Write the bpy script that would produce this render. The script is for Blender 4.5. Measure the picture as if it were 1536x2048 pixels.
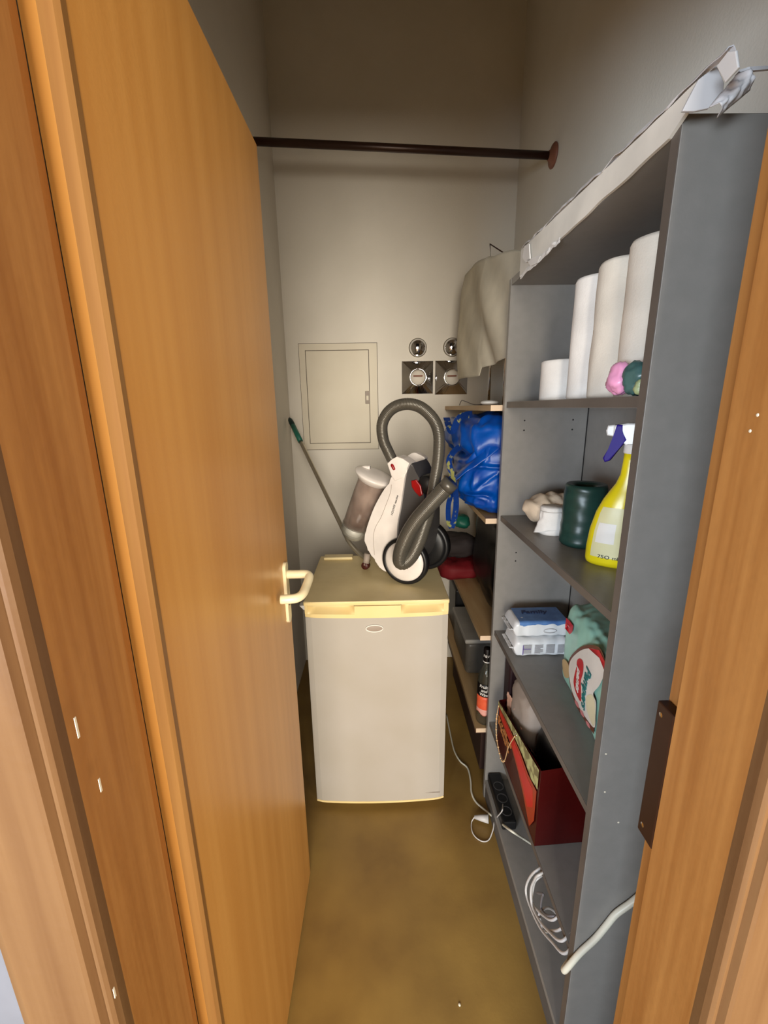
import bpy, bmesh, math, random
from mathutils import Vector, Matrix, noise
random.seed(7)
S = bpy.context.scene
for o in list(bpy.data.objects): bpy.data.objects.remove(o)
COL = S.collection
# ------------------------------------------------------------------ camera
FPX, PITCH, YAW, ROLL, EYE = 841.0, .2431, .012, -.0147, 1.5
fw = Vector((math.sin(YAW)*math.cos(PITCH), math.cos(YAW)*math.cos(PITCH), -math.sin(PITCH)))
r0 = Vector((math.cos(YAW), -math.sin(YAW), 0)); u0 = r0.cross(fw)
rt = math.cos(ROLL)*r0 + math.sin(ROLL)*u0; up = -math.sin(ROLL)*r0 + math.cos(ROLL)*u0
cam = bpy.data.cameras.new('camera'); camo = bpy.data.objects.new('camera', cam); COL.objects.link(camo)
cam.sensor_fit = 'HORIZONTAL'; cam.sensor_width = 36; cam.lens = 36*FPX/1536; cam.clip_start = .02
camo.matrix_world = Matrix(((rt.x, up.x, -fw.x, 0), (rt.y, up.y, -fw.y, 0), (rt.z, up.z, -fw.z, EYE), (0, 0, 0, 1)))
S.camera = camo
def ray(px, py): return rt*((px-768)/FPX) - up*((py-1024)/FPX) + fw
def at(px, py, **k):
    d = ray(px, py); a, v = list(k.items())[0]; i = 'xyz'.index(a); o = Vector((0, 0, EYE))
    return o + d*((v-o[i])/d[i])
# ------------------------------------------------------------------ light
S.view_settings.view_transform = 'Standard'; S.view_settings.look = 'None'
S.view_settings.gamma = 1; S.view_settings.use_curve_mapping = False; S.view_settings.exposure = 0.0
w = bpy.data.worlds.new('world'); S.world = w; w.use_nodes = True
w.node_tree.nodes['Background'].inputs[0].default_value = (1, .9, .8, 1); w.node_tree.nodes['Background'].inputs[1].default_value = .15
def area(name, loc, tgt, sx, sy, power, col):
    l = bpy.data.lights.new(name, 'AREA'); l.shape = 'RECTANGLE'; l.size = sx; l.size_y = sy; l.energy = power; l.color = col
    o = bpy.data.objects.new(name, l); COL.objects.link(o); o.location = loc
    o.rotation_euler = (Vector(tgt)-Vector(loc)).to_track_quat('-Z', 'Y').to_euler(); return o
area('centre_room_light', (.15, -3.7, 1.75), (.1, 1.3, 1.4), 2.0, 2.7, 370, (1, .92, .79))
area('right_room_light', (1.4, -1.3, 1.45), (-.2, .9, 1.25), .7, .8, 34, (1, .84, .62))
area('hall_window_light', (-1.8, -2.1, 1.3), (.45, 1.2, 1.1), 1.2, .9, 128, (.78, .89, 1))
# ------------------------------------------------------------------ materials
def lin(c):
    return tuple(((v/255)/12.92 if v <= 10 else (((v/255)+.055)/1.055)**2.4) for v in c) + (1,)
MATS = {}
def mat(name, c, rough=.5, metal=0, var=0, scale=(8, 8, 8), c2=None, bump=0, bscale=60, spec=.5, trans=0, alpha=1, coat=0, detail=4, ior=1.45, contrast=(.3, .7)):
    if name in MATS: return MATS[name]
    m = bpy.data.materials.new(name); m.use_nodes = True; nt = m.node_tree; b = nt.nodes['Principled BSDF']
    b.inputs['Base Color'].default_value = lin(c); b.inputs['Roughness'].default_value = rough; b.inputs['Metallic'].default_value = metal
    b.inputs['Specular IOR Level'].default_value = spec; b.inputs['Transmission Weight'].default_value = trans; b.inputs['Alpha'].default_value = alpha
    b.inputs['Coat Weight'].default_value = coat; b.inputs['IOR'].default_value = ior
    tc = nt.nodes.new('ShaderNodeTexCoord'); mp = nt.nodes.new('ShaderNodeMapping'); nt.links.new(tc.outputs['Object'], mp.inputs[0]); mp.inputs['Scale'].default_value = scale
    nz = nt.nodes.new('ShaderNodeTexNoise'); nz.inputs['Scale'].default_value = 1; nz.inputs['Detail'].default_value = detail; nt.links.new(mp.outputs[0], nz.inputs['Vector'])
    if c2 is None: c2 = tuple(max(0, v*(1-.12)) for v in c)
    cr = nt.nodes.new('ShaderNodeValToRGB'); cr.color_ramp.elements[0].position = contrast[0]; cr.color_ramp.elements[1].position = contrast[1]
    cr.color_ramp.elements[0].color = lin(c2); cr.color_ramp.elements[1].color = lin(c)
    nt.links.new(nz.outputs['Fac'], cr.inputs[0]); nt.links.new(cr.outputs[0], b.inputs['Base Color'])
    if bump:
        n2 = nt.nodes.new('ShaderNodeTexNoise'); n2.inputs['Scale'].default_value = bscale; nt.links.new(tc.outputs['Object'], n2.inputs['Vector'])
        bp = nt.nodes.new('ShaderNodeBump'); bp.inputs['Strength'].default_value = bump; bp.inputs['Distance'].default_value = .002
        nt.links.new(n2.outputs['Fac'], bp.inputs['Height']); nt.links.new(bp.outputs[0], b.inputs['Normal'])
    MATS[name] = m; return m
WALL = mat('wall_paint', (226, 219, 207), .75, c2=(218, 211, 198), scale=(3, 3, 3), bump=.25, bscale=160)
CEIL = mat('ceiling_paint', (222, 214, 204), .8)
HALL = mat('hall_paint', (108, 110, 120), .8)
FRAMEW_DIM = mat('frame_wood_dimmed', (114, 84, 55), .38, c2=(98, 68, 42), scale=(70, 70, 2.2), bump=.25, bscale=50, detail=6)  # frame wood for the casing, colour darkened to tone down the frontal light
FLOOR = mat('vinyl_floor', (150, 120, 62), .42, c2=(124, 96, 50), scale=(5, 5, 5), detail=6, bump=.1, bscale=90)
DOORW = mat('door_veneer', (212, 156, 84), .33, c2=(198, 140, 70), scale=(26, 26, 1.1), bump=.08, bscale=120, detail=5)
FRAMEW = mat('frame_wood', (176, 124, 68), .38, c2=(152, 100, 50), scale=(70, 70, 2.2), bump=.25, bscale=50, detail=6)
GREY = mat('grey_laminate', (138, 134, 129), .38, c2=(132, 129, 124), scale=(40, 40, 40), bump=.05, bscale=300)
EDGE = mat('grey_edge_band', (100, 92, 85), .45)
PINE = mat('pine_board', (190, 160, 118), .5, c2=(176, 142, 98), scale=(30, 3, 30))
PINEEND = mat('pine_end', (236, 208, 176), .5)
FRW = mat('fridge_enamel', (178, 172, 164), .35, c2=(172, 165, 154), scale=(5, 5, 5))
FRTOP = mat('fridge_top_worn', (228, 210, 162), .45, c2=(208, 188, 138), scale=(6, 6, 6))
FRCREAM = mat('yellowed_plastic', (236, 214, 158), .4, c2=(228, 202, 140), scale=(6, 6, 6))
IVORY = mat('ivory_plastic', (250, 236, 196), .28)
DARKP = mat('dark_brown_metal', (58, 36, 26), .35, metal=.3)
REDW = mat('flange_brown', (140, 88, 66), .5)
CHROME = mat('chrome', (225, 225, 228), .06, metal=1, c2=(215, 215, 218))
STEEL = mat('brushed_metal', (190, 182, 165), .3, metal=.85)
BLACK = mat('black_plastic', (22, 22, 24), .4)
GREEN = mat('green_grip', (30, 110, 92), .45)
DGREEN = mat('dark_green_tip', (12, 42, 40), .4)
VWHITE = mat('vacuum_white', (240, 232, 226), .25)
VGREY = mat('vacuum_dark_grey', (74, 72, 72), .35)
HOSE = mat('hose_grey', (96, 92, 84), .3, metal=.35)
RED = mat('red_plastic', (150, 14, 16), .3)
DRED = mat('dark_red_plastic', (70, 26, 20), .5)
SMOKE = mat('smoky_clear', (196, 176, 164), .12, trans=.3, alpha=.5, scale=(14, 14, 9), c2=(128, 108, 98))
DUST = mat('filter_dust', (160, 134, 118), .8, c2=(112, 90, 78), scale=(30, 30, 30))
CLEAR = mat('clear_plastic', (220, 218, 205), .08, trans=.85, alpha=.6)
GLASS = mat('bottle_glass', (200, 205, 190), .05, trans=.95, alpha=.55)
BLUE = mat('blue_tarp', (0, 84, 178), .32, c2=(0, 58, 145), scale=(14, 14, 14), bump=.1, bscale=400)
STRAP = mat('strap_blue', (20, 70, 160), .6, c2=(200, 200, 120), scale=(55, 55, 30), contrast=(.36, .42))
CREAM = mat('cream_cloth', (212, 204, 184), .85, bump=.15, bscale=500)
PAPER = mat('paper_towel', (240, 235, 228), .9, bump=.3, bscale=300)
PAPER2 = mat('paper_towel_grey', (228, 220, 206), .9, bump=.3, bscale=300)
FILM = mat('white_film', (232, 230, 232), .25, alpha=.92)
TAPE = mat('white_tape', (236, 234, 232), .35)
CARD = mat('thick_white_card', (236, 232, 222), .6)
PINK = mat('pink_film', (232, 160, 200), .3)
TEAL = mat('teal_film', (66, 100, 98), .3)
PALEG = mat('pale_green', (160, 175, 130), .4)
BEIGE = mat('beige_rag', (226, 206, 180), .9, bump=.3, bscale=300)
BINGREEN = mat('bin_bag_green', (32, 62, 54), .35, c2=(26, 50, 45), scale=(20, 20, 60))
YELLOW = mat('yellow_spray', (238, 218, 28), .25)
YPALE = mat('label_pale', (226, 220, 170), .4)
WPLAST = mat('white_plastic', (234, 232, 228), .3)
INDIGO = mat('indigo_plastic', (44, 24, 132), .5, spec=.25)
MINT = mat('mint_film', (156, 206, 188), .3, c2=(146, 196, 180))
WHITE = mat('print_white', (238, 234, 226), .4)
REDP = mat('print_red', (200, 26, 38), .4)
TEALP = mat('print_teal', (20, 120, 120), .4)
BROWNP = mat('print_brown', (110, 60, 40), .4)
TANP = mat('print_tan', (196, 168, 120), .5)
PINKP = mat('print_pink', (222, 140, 140), .5)
CREAMP = mat('print_cream', (232, 226, 190), .5)
WIPE = mat('wipes_film', (234, 236, 238), .25)
WIPEB = mat('wipes_blue', (96, 136, 190), .3, c2=(70, 104, 160), scale=(30, 30, 30))
NAVY = mat('print_navy', (24, 40, 90), .4)
GREYP = mat('print_grey', (190, 190, 194), .5)
VIOLETP = mat('print_violet', (110, 90, 160), .5)
BAGRED = mat('gift_bag_red', (66, 4, 3), .4, c2=(56, 3, 3))
BAGRED2 = mat('gift_bag_bright_red', (205, 36, 30), .35)
BAGORG = mat('gift_bag_orange', (170, 56, 24), .4)
GOLD = mat('gold_foil', (220, 150, 90), .3, metal=.6)
GOLDCORD = mat('gold_cord', (230, 190, 140), .35, metal=.4)
OLIVE = mat('bag_scroll_print', (178, 176, 120), .5, c2=(120, 110, 70), scale=(40, 40, 40), contrast=(.45, .55))
TAUPE = mat('taupe_wrap', (160, 146, 134), .6)
ROSE = mat('dusty_tissue', (176, 134, 112), .6, alpha=.95)
DARKM = mat('dark_maroon', (40, 14, 18), .6)
CABLE = mat('cable_cream', (226, 222, 204), .4)
CABLEW = mat('cable_white', (214, 210, 206), .4)
CABLEG = mat('cable_grey', (112, 108, 110), .45)
ORANGE = mat('label_orange', (232, 104, 66), .45, c2=(222, 84, 50), scale=(60, 60, 60))
LBLACK = mat('label_black', (16, 12, 12), .4)
LPINK = mat('label_salmon', (244, 176, 160), .45)
MAROONC = mat('red_fabric', (120, 10, 22), .7)
CHARC = mat('charcoal_fabric', (48, 40, 40), .8)
BOXB = mat('brown_box', (64, 42, 34), .6)
BINBLK = mat('black_sack', (12, 12, 13), .35)
GREYBOX = mat('grey_plastic_tub', (120, 114, 106), .3, alpha=.6)
GREYLID = mat('grey_plastic_lid', (170, 166, 160), .35)
SPECK = mat('paint_speck', (238, 228, 205), .5)
HOLE = mat('pin_hole_dark', (30, 28, 28), .9)
GROOVE = mat('panel_paint', (218, 209, 190), .6, c2=(214, 204, 184))
GROOVED = mat('panel_gap', (96, 84, 74), .8)
# ------------------------------------------------------------------ mesh helpers
def new(): return bmesh.new()
def wmat(o):
    m = Matrix.LocRotScale(o.location, o.rotation_euler, o.scale)
    return (wmat(o.parent) @ m) if o.parent else m
def link(name, bm, m, parent=None, smooth=False, world=True, base=None):
    me = bpy.data.meshes.new(name)
    if parent and world: bm.transform(wmat(parent).inverted())
    elif base is not None: bm.transform(Matrix.Translation(-Vector(base)))
    bmesh.ops.recalc_face_normals(bm, faces=bm.faces[:])
    bm.to_mesh(me); bm.free(); me.materials.append(m)
    if smooth:
        for p in me.polygons: p.use_smooth = True
    o = bpy.data.objects.new(name, me); COL.objects.link(o)
    if parent: o.parent = parent
    elif base is not None: o.location = base
    return o
def tag(o, label, cat, group=None, kind=None):
    if label: o['label'] = label
    if cat: o['category'] = cat
    if group: o['group'] = group
    if kind: o['kind'] = kind
    return o
def thing(name, label, cat, loc, rz=0, group=None):
    o = bpy.data.objects.new(name, None); o.empty_display_size = .05; COL.objects.link(o); o.location = loc; o.rotation_euler = (0, 0, rz)
    return tag(o, label, cat, group)
def struct(name, bm, m, parent=None, smooth=False):
    o = link(name, bm, m, parent, smooth)
    if not parent: o['kind'] = 'structure'
    return o
def box(bm, a, b, bev=0, seg=2):
    r = bmesh.ops.create_cube(bm, size=1); vs = r['verts']
    a = Vector(a); b = Vector(b); c = (a+b)/2; d = b-a
    for v in vs: v.co = Vector((v.co.x*d.x, v.co.y*d.y, v.co.z*d.z))+c
    if bev:
        es = list({e for v in vs for e in v.link_edges})
        bmesh.ops.bevel(bm, geom=es, offset=bev, segments=seg, affect='EDGES', profile=.5)
    return bm
def prism(bm, pts, ext, bev=0, seg=2):
    """closed outline of 3D points extruded along the vector ext"""
    ext = Vector(ext); n = len(pts)
    v1 = [bm.verts.new(Vector(p)) for p in pts]; v2 = [bm.verts.new(Vector(p)+ext) for p in pts]
    f1 = bm.faces.new(v1); f2 = bm.faces.new(v2[::-1])
    for i in range(n): bm.faces.new((v1[i], v1[(i+1) % n], v2[(i+1) % n], v2[i]))
    if bev: bmesh.ops.bevel(bm, geom=list(f1.edges)+list(f2.edges), offset=bev, segments=seg, affect='EDGES', profile=.5)
    return bm
def frame_of(t):
    t = t.normalized(); a = Vector((0, 0, 1)) if abs(t.z) < .9 else Vector((1, 0, 0))
    n = t.cross(a).normalized(); return n, t.cross(n).normalized()
def catmull(P, k=8, closed=False):
    P = [Vector(p) for p in P]; out = []; n = len(P)
    for i in range(n if closed else n-1):
        p0 = P[(i-1) % n] if (closed or i) else P[0]*2-P[1]; p1 = P[i]; p2 = P[(i+1) % n]
        p3 = P[(i+2) % n] if (closed or i+2 < n) else P[-1]*2-P[-2]
        for j in range(k):
            t = j/k; out.append(.5*((2*p1)+(p2-p0)*t+(2*p0-5*p1+4*p2-p3)*t*t+(3*p1-p0-3*p2+p3)*t**3))
    if not closed: out.append(P[-1])
    return out
def tube(bm, path, r, seg=12, closed=False, cap=True, flat=None):
    path = [Vector(p) for p in path]; n = len(path); rings = []
    nrm = None
    for i, p in enumerate(path):
        t = (path[(i+1) % n]-path[i-1]) if (closed or 0 < i < n-1) else (path[1]-path[0] if i == 0 else path[-1]-path[-2])
        if t.length < 1e-9: t = Vector((0, 0, 1))
        t.normalize()
        if nrm is None: nrm = frame_of(t)[0]
        nrm = (nrm - t*nrm.dot(t)).normalized(); b = t.cross(nrm)
        rr = r(i/(n-1)) if callable(r) else (r[i] if isinstance(r, list) else r)
        fl = flat or 1
        rings.append([bm.verts.new(p+(nrm*math.cos(a)*rr+b*math.sin(a)*rr*fl)) for a in [2*math.pi*j/seg for j in range(seg)]])
    for i in range(n if closed else n-1):
        A, B = rings[i], rings[(i+1) % n]
        for j in range(seg): bm.faces.new((A[j], A[(j+1) % seg], B[(j+1) % seg], B[j]))
    if cap and not closed: bm.faces.new(rings[0][::-1]); bm.faces.new(rings[-1])
    return bm
def lathe(bm, prof, o=(0, 0, 0), axis=(0, 0, 1), seg=40, a0=0, a1=2*math.pi, sx=1):
    """profile of (radius, height) about an axis"""
    ax = Vector(axis).normalized(); o = Vector(o)
    n, b = (Vector((1, 0, 0)), Vector((0, 1, 0))) if abs(ax.z) > .999 else frame_of(ax)
    full = abs(a1-a0-2*math.pi) < 1e-6; cnt = seg if full else seg+1; rings = []
    for (r, h) in prof:
        if r < 1e-6: rings.append([bm.verts.new(o+ax*h)]); continue
        rings.append([bm.verts.new(o+ax*h+n*math.cos(a0+(a1-a0)*j/seg)*r*sx+b*math.sin(a0+(a1-a0)*j/seg)*r) for j in range(cnt)])
    for i in range(len(rings)-1):
        A, B = rings[i], rings[i+1]
        for j in range(seg):
            k = (j+1) % cnt
            if len(A) == 1 and len(B) == 1: continue
            if len(A) == 1: bm.faces.new((A[0], B[j], B[k]))
            elif len(B) == 1: bm.faces.new((A[j], A[k], B[0]))
            else: bm.faces.new((A[j], A[k], B[k], B[j]))
    return bm
def grid(bm, fn, nu, nv, thick=0, cu=False):
    V = [[bm.verts.new(Vector(fn(i/nu, j/nv))) for j in range(nv+1)] for i in range(nu if cu else nu+1)]
    fs = []
    for i in range(nu):
        for j in range(nv):
            A = V[i]; B = V[(i+1) % len(V)]
            fs.append(bm.faces.new((A[j], B[j], B[j+1], A[j+1])))
    if thick:
        bmesh.ops.recalc_face_normals(bm, faces=fs)
        bmesh.ops.solidify(bm, geom=fs, thickness=thick)
    return bm
def blob(bm, c, h, p=.5, amp=.01, fr=8, seed=0, nu=56, nv=36, crease=0, rot=0):
    """superellipsoid with crumple noise"""
    c = Vector(c); cr, sr = math.cos(rot), math.sin(rot)
    def sp(v, e): return math.copysign(abs(v)**e, v)
    def f(u, v):
        a = 2*math.pi*u; b = math.pi*(v-.5)
        q = Vector((sp(math.cos(b), p)*sp(math.cos(a), p), sp(math.cos(b), p)*sp(math.sin(a), p), sp(math.sin(b), p)))
        s = Vector((seed*3.1, seed*1.7, seed))
        pos = Vector((q.x*h[0], q.y*h[1], q.z*h[2]))
        d = noise.noise(pos*fr+s)*amp + noise.noise(pos*fr*2.7+s)*amp*.5
        if crease: d -= crease*(1-abs(noise.noise(pos*fr*1.3+s*2))*4 if abs(noise.noise(pos*fr*1.3+s*2)) < .25 else 0)
        nn = Vector((q.x/h[0], q.y/h[1], q.z/h[2])).normalized()
        pos += nn*d
        return c+Vector((pos.x*cr-pos.y*sr, pos.x*sr+pos.y*cr, pos.z))
    grid(bm, f, nu, nv, cu=True); bmesh.ops.remove_doubles(bm, verts=bm.verts[:], dist=1e-5); return bm
def text(name, s, size, m, parent, fn, shear=0, ext=.0004, bold=0, spacing=1):
    """lettering: the flat font outline carried onto a surface by fn(x, y, depth)"""
    c = bpy.data.curves.new(name, 'FONT'); c.body = s; c.size = size; c.shear = shear; c.extrude = ext; c.offset = bold
    c.align_x = 'CENTER'; c.align_y = 'CENTER'; c.space_character = spacing
    o = bpy.data.objects.new(name, c); COL.objects.link(o); dg = bpy.context.evaluated_depsgraph_get()
    me = bpy.data.meshes.new_from_object(o.evaluated_get(dg)); bpy.data.objects.remove(o)
    bm = new(); bm.from_mesh(me); bpy.data.meshes.remove(me)
    for v in bm.verts: v.co = Vector(fn(v.co.x, v.co.y, v.co.z))
    return link(name, bm, m, parent)
def rough_line(P, amp, seed, fr=20):
    return [Vector(p)+Vector((noise.noise(Vector(p)*fr+Vector((seed, 0, 0))), noise.noise(Vector(p)*fr+Vector((0, seed, 9))), noise.noise(Vector(p)*fr+Vector((5, 0, seed)))))*amp for p in P]
# ================================================================== SETTING
XL, XR, YB, ZC = -.465, .684, 2.30, 3.35
YF, YJ = .31, .444          # hall side and closet side of the door wall
JL, JR = -.279, .341        # clear opening
struct('floor', box(new(), (-2.6, -3.9, -.1), (2.6, 2.4, 0)), FLOOR)
struct('ceiling', box(new(), (XL-.1, YJ-.14, ZC), (XR+.1, YB+.1, ZC+.1)), CEIL)
struct('wall_back', box(new(), (XL-.1, YB, 0), (XR+.1, YB+.1, ZC)), WALL)
struct('wall_left', box(new(), (XL-.1, YJ, 0), (XL, YB, ZC)), WALL)
struct('wall_right', box(new(), (XR, YJ, 0), (XR+.1, YB, ZC)), WALL)
HO = 2.075
b = new(); box(b, (-2.6, YF, 0), (JL-.03, YJ, ZC)); struct('wall_front_left', b, HALL)
b = new(); box(b, (JR+.03, YF, 0), (2.6, YJ, ZC)); struct('wall_front_right', b, HALL)
b = new(); box(b, (JL-.03, YF, HO+.03), (JR+.03, YJ, ZC)); struct('wall_front_header', b, HALL)
struct('wall_hall_left', box(new(), (-2.7, -3.9, 0), (-2.6, YF, 3.35)), HALL)
struct('wall_hall_right', box(new(), (2.6, -3.9, 0), (2.7, YF, 3.35)), HALL)
struct('wall_hall_back', box(new(), (-2.7, -4.0, 0), (2.7, -3.9, 3.35)), HALL)
struct('ceiling_hall', box(new(), (-2.7, -4.0, 3.35), (2.7, YF, 3.45)), HALL)
# door lining (jambs with rebate) and moulded casing
def lining(sgn, x, z1=HO):
    pts = [(x, .318), (x, .413), (x+sgn*.014, .413), (x+sgn*.014, YJ), (x+sgn*.03, YJ), (x+sgn*.03, .318)]
    bm = new(); prism(bm, [(p[0], p[1], 0) for p in pts], (0, 0, z1)); return bm
jl = struct('trim_1', lining(-1, JL), FRAMEW); jr = struct('trim_2', lining(1, JR), FRAMEW)
b = new(); box(b, (JL-.03, .318, HO), (JR+.03, .413, HO+.03)); struct('trim_3', b, FRAMEW)
def casing(sgn, x):
    # outline seen from above: rounded bead at the opening, a cove, then the flat board
    p = [(0, .318), (0, .308), (.002, .302), (.005, .2995), (.009, .300), (.0115, .303), (.0125, .3055), (.0135, .3035), (.0165, .2975), (.020, .296)]
    w1 = .0965
    p += [(w1-.012, .295), (w1-.004, .297), (w1, .302), (w1, .31), (.02, .31), (.02, .318)]
    bm = new(); prism(bm, [(x+sgn*a, y, 0) for a, y in p], (0, 0, HO+.07)); return bm
struct('trim_4', casing(-1, JL), FRAMEW_DIM); struct('trim_5', casing(1, JR), FRAMEW_DIM)
# strike plate let into the right lining
sp = new(); box(sp, (JR-.0005, .4135, .945), (JR+.0138, .4435, 1.145), .002); so = link('strike_plate', sp, DARKP, jr)
for z in (1.13, .96): link('strike_screw', lathe(new(), [(0, .0015), (.003, .0012), (.004, 0)], (JR+.0005, .435, z), (-1, 0, 0), 16), CHROME, so, True)
b = new()
for (px, py) in ((1515, 830), (1500, 862)): q = at(px, py, x=JR); b = new(); lathe(b, [(0, .0006), (.0012, .0004), (.0016, 0)], q, (-1, 0, 0), 12); link('paint_speck', b, SPECK, jr)
# ================================================================== DOOR LEAF
hy = .437
door = thing('door_1', None, None, (-.249, 1.071, 0)); door['kind'] = 'structure'
dx, dy = -.2555, hy       # hinge end of the visible face
ang = math.atan2(.0065, 1.071-hy)
door.location = (dx, dy, 0); door.rotation_euler = (0, 0, -ang)
L = 1.071-hy
def dl(name, bm, m, smooth=False, par=None): return link(name, bm, m, par or door, smooth, world=False)
b = new(); prism(b, [(0, .004, .008), (-.003, 0, .008), (-.016, 0, .008), (-.016, .012, .008), (-.04, .012, .008), (-.04, L-.012, .008), (-.016, L-.012, .008), (-.016, L, .008), (-.002, L, .008), (0, L-.002, .008)], (0, 0, 2.043)); dl('door_leaf', b, DOORW)
b = new()
tube(b, [(-.022, -.006, .2), (-.022, -.006, .29)], .006, 14)
dl('hinge', b, STEEL, True)
b = new(); prism(b, [(.0006, .012, .0085), (.0006, .004, .0085), (-.003, -.0008, .0085), (-.0165, -.0008, .0085), (-.0165, .004, .0085), (-.003, .004, .0085)], (0, 0, 2.042)); dl('hinge_edge_dimmed', b, mat('door_veneer_dimmed', (142, 104, 58), .38, c2=(124, 86, 46), scale=(70, 70, 2.2)))  # thin cover added on the hinge edge, veneer darkened against frontal light
# handle: oval back plate, lever that turns back to the door
hp = new(); pts = []
for i in range(40):
    a = 2*math.pi*i/40; pts.append((0, (L-.045)+.016*math.cos(a), 1.032+(.068 if math.sin(a) > 0 else -.068)+.016*math.sin(a)))
prism(hp, pts, (.008, 0, 0), .002)
plate = dl('handle_plate', hp, IVORY, False)
y0 = L-.045
pth = catmull([(.006, y0, 1.083), (.035, y0, 1.083), (.055, y0, 1.083), (.064, y0-.004, 1.081), (.067, y0-.014, 1.078), (.064, y0-.045, 1.068), (.060, y0-.075, 1.062), (.05, y0-.092, 1.060), (.034, y0-.098, 1.060), (.012, y0-.1, 1.060)], 6)
b = new(); tube(b, pth, .0112, 18); dl('lever', b, IVORY, True)
b = new(); tube(b, [(.008, y0, 1.0), (.0095, y0, 1.0)], .004, 12); link('keyhole', b, DARKP, plate, world=False)
b = new()
for px, py, l in ((160, 1455, .010), (206, 1570, .007), (235, 1985, .006)):
    q = wmat(door).inverted() @ at(px, py, x=-.254); box(b, (0, q.y-.001, q.z-l), (.0006, q.y+.001, q.z+l), 0)
dl('paint_chip', b, SPECK)
# ================================================================== ROD
rod = thing('clothes_rail', 'dark brown metal rail spanning the closet high between the side walls', 'rail', (0, 1.83, 2.41))
b = new(); tube(b, [(XL+.006, 1.80, 2.440), (XR-.012, 1.855, 2.415)], .0135, 20); link('rail_bar', b, DARKP, rod, True)
for sx, x, yy, zz in ((-1, XR, 1.855, 2.415), (1, XL, 1.80, 2.440)):
    b = new(); lathe(b, [(0, 0), (.040, 0), (.041, .004), (.036, .009), (.022, .013), (.015, .022), (0, .022)], (x, yy, zz), (sx, 0, 0), 32); fl = link('rail_flange', b, REDW, rod, True)
# ================================================================== ACCESS PANEL on the back wall
ap = thing('access_panel', 'cream painted metal inspection panel set in the back wall above the fridge', 'access panel', (-.2, YB, 1.28))
x0, x1, z0, z1 = -.397, .003, 1.285, 1.822
i0, i1, k0, k1 = -.366, -.038, 1.317, 1.791
b = new(); box(b, (x0, YB-.004, z0), (x1, YB, k0)); box(b, (x0, YB-.004, k1), (x1, YB, z1)); box(b, (x0, YB-.004, k0), (i0, YB, k1)); box(b, (i1, YB-.004, k0), (x1, YB, k1)); link('panel_frame', b, GROOVE, ap)
b = new(); box(b, (x0-.0025, YB-.0012, z0-.0025), (x1+.0025, YB, z1+.0025)); link('panel_reveal', b, GROOVED, ap)
b = new(); box(b, (i0+.003, YB-.005, k0+.003), (i1-.003, YB-.0015, k1-.003), .001); dr = link('panel_door', b, GROOVE, ap)
q = at(735, 796, y=YB-.005); b = new(); box(b, (q.x-.012, YB-.008, q.z-.03), (q.x+.012, YB-.005, q.z+.035), .002); lk = link('slide_latch', b, TAUPE, dr)
b = new(); box(b, (q.x-.006, YB-.011, q.z-.012), (q.x+.006, YB-.008, q.z+.012), .001); link('latch_thumb', b, GROOVE, lk)
# ================================================================== CHROME COVERS
def cap(px, py, lab):
    c = at(px, py, y=YB-.01); t = thing('chrome_valve_cap', lab, 'valve cap', (c.x, YB, c.z), group='chrome covers on the back wall')
    b = new(); R = .044; lathe(b, [(R*math.sin(a), R*.75*math.cos(a)) for a in [math.pi/2*k/14 for k in range(15)]]+[(R, -.0)], (c.x, YB, c.z), (0, -1, 0), 40); link('dome', b, CHROME, t, True)
    b = new(); lathe(b, [(.0, .003), (.046, .003), (.047, 0)], (c.x, YB, c.z), (0, -1, 0), 40); link('dome_rim', b, STEEL, t, True)
cap(836, 695, 'round chrome cap on the back wall, fully visible one'); cap(905, 694, 'round chrome cap on the back wall, half covered by the cream cloth')
def rosette(px0, px1, py0, py1, lab):
    a = at(px0, py0, y=YB); d = at(px1, py1, y=YB); cx, cz, h = (a.x+d.x)/2, (a.z+d.z)/2, (d.x-a.x)/2
    t = thing('chrome_rosette', lab, 'chrome cover', (cx, YB, cz), group='chrome covers on the back wall')
    b = new(); n = 64; R = .041; H = .034
    def sq(a, hh):
        c, s = math.cos(a), math.sin(a); k = hh/max(abs(c), abs(s)); return c*k, s*k
    rings = []
    for kind in range(4):
        ring = []
        for j in range(n):
            a = 2*math.pi*j/n+math.pi/4
            if kind == 0: x, z = sq(a, h); y = 0
            elif kind == 1: x, z = sq(a, h-.002); y = .004
            elif kind == 2: x, z = R*math.cos(a), R*math.sin(a); y = H
            else: x, z = (R-.003)*math.cos(a), (R-.003)*math.sin(a); y = H-.001
            ring.append(b.verts.new((cx+x, YB-y, cz+z)))
        rings.append(ring)
    for A, B in zip(rings, rings[1:]):
        for j in range(n): b.faces.new((A[j], A[(j+1) % n], B[(j+1) % n], B[j]))
    link('pyramid_plate', b, CHROME, t)
    b = new(); tube(b, [(cx+R*math.cos(2*math.pi*j/48), YB-H-.003, cz+R*math.sin(2*math.pi*j/48)) for j in range(48)], .0035, 10, closed=True); link('ring', b, CHROME, t, True)
    b = new(); lathe(b, [(R-.004, H-.002), (R-.005, .006), (0, .006)], (cx, YB, cz), (0, -1, 0), 40); link('inner_cup', b, WALL, t, True)
    b = new(); box(b, (cx-.022, YB-.016, cz+.004), (cx+.026, YB-.006, cz+.012), .002); link('pipe_stub', b, REDW, t)
rosette(803, 866, 722, 788, 'square chrome pyramid cover with round hole, left of the pair on the back wall')
rosette(870, 934, 722, 788, 'square chrome pyramid cover partly hidden by the cream cloth')
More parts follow.
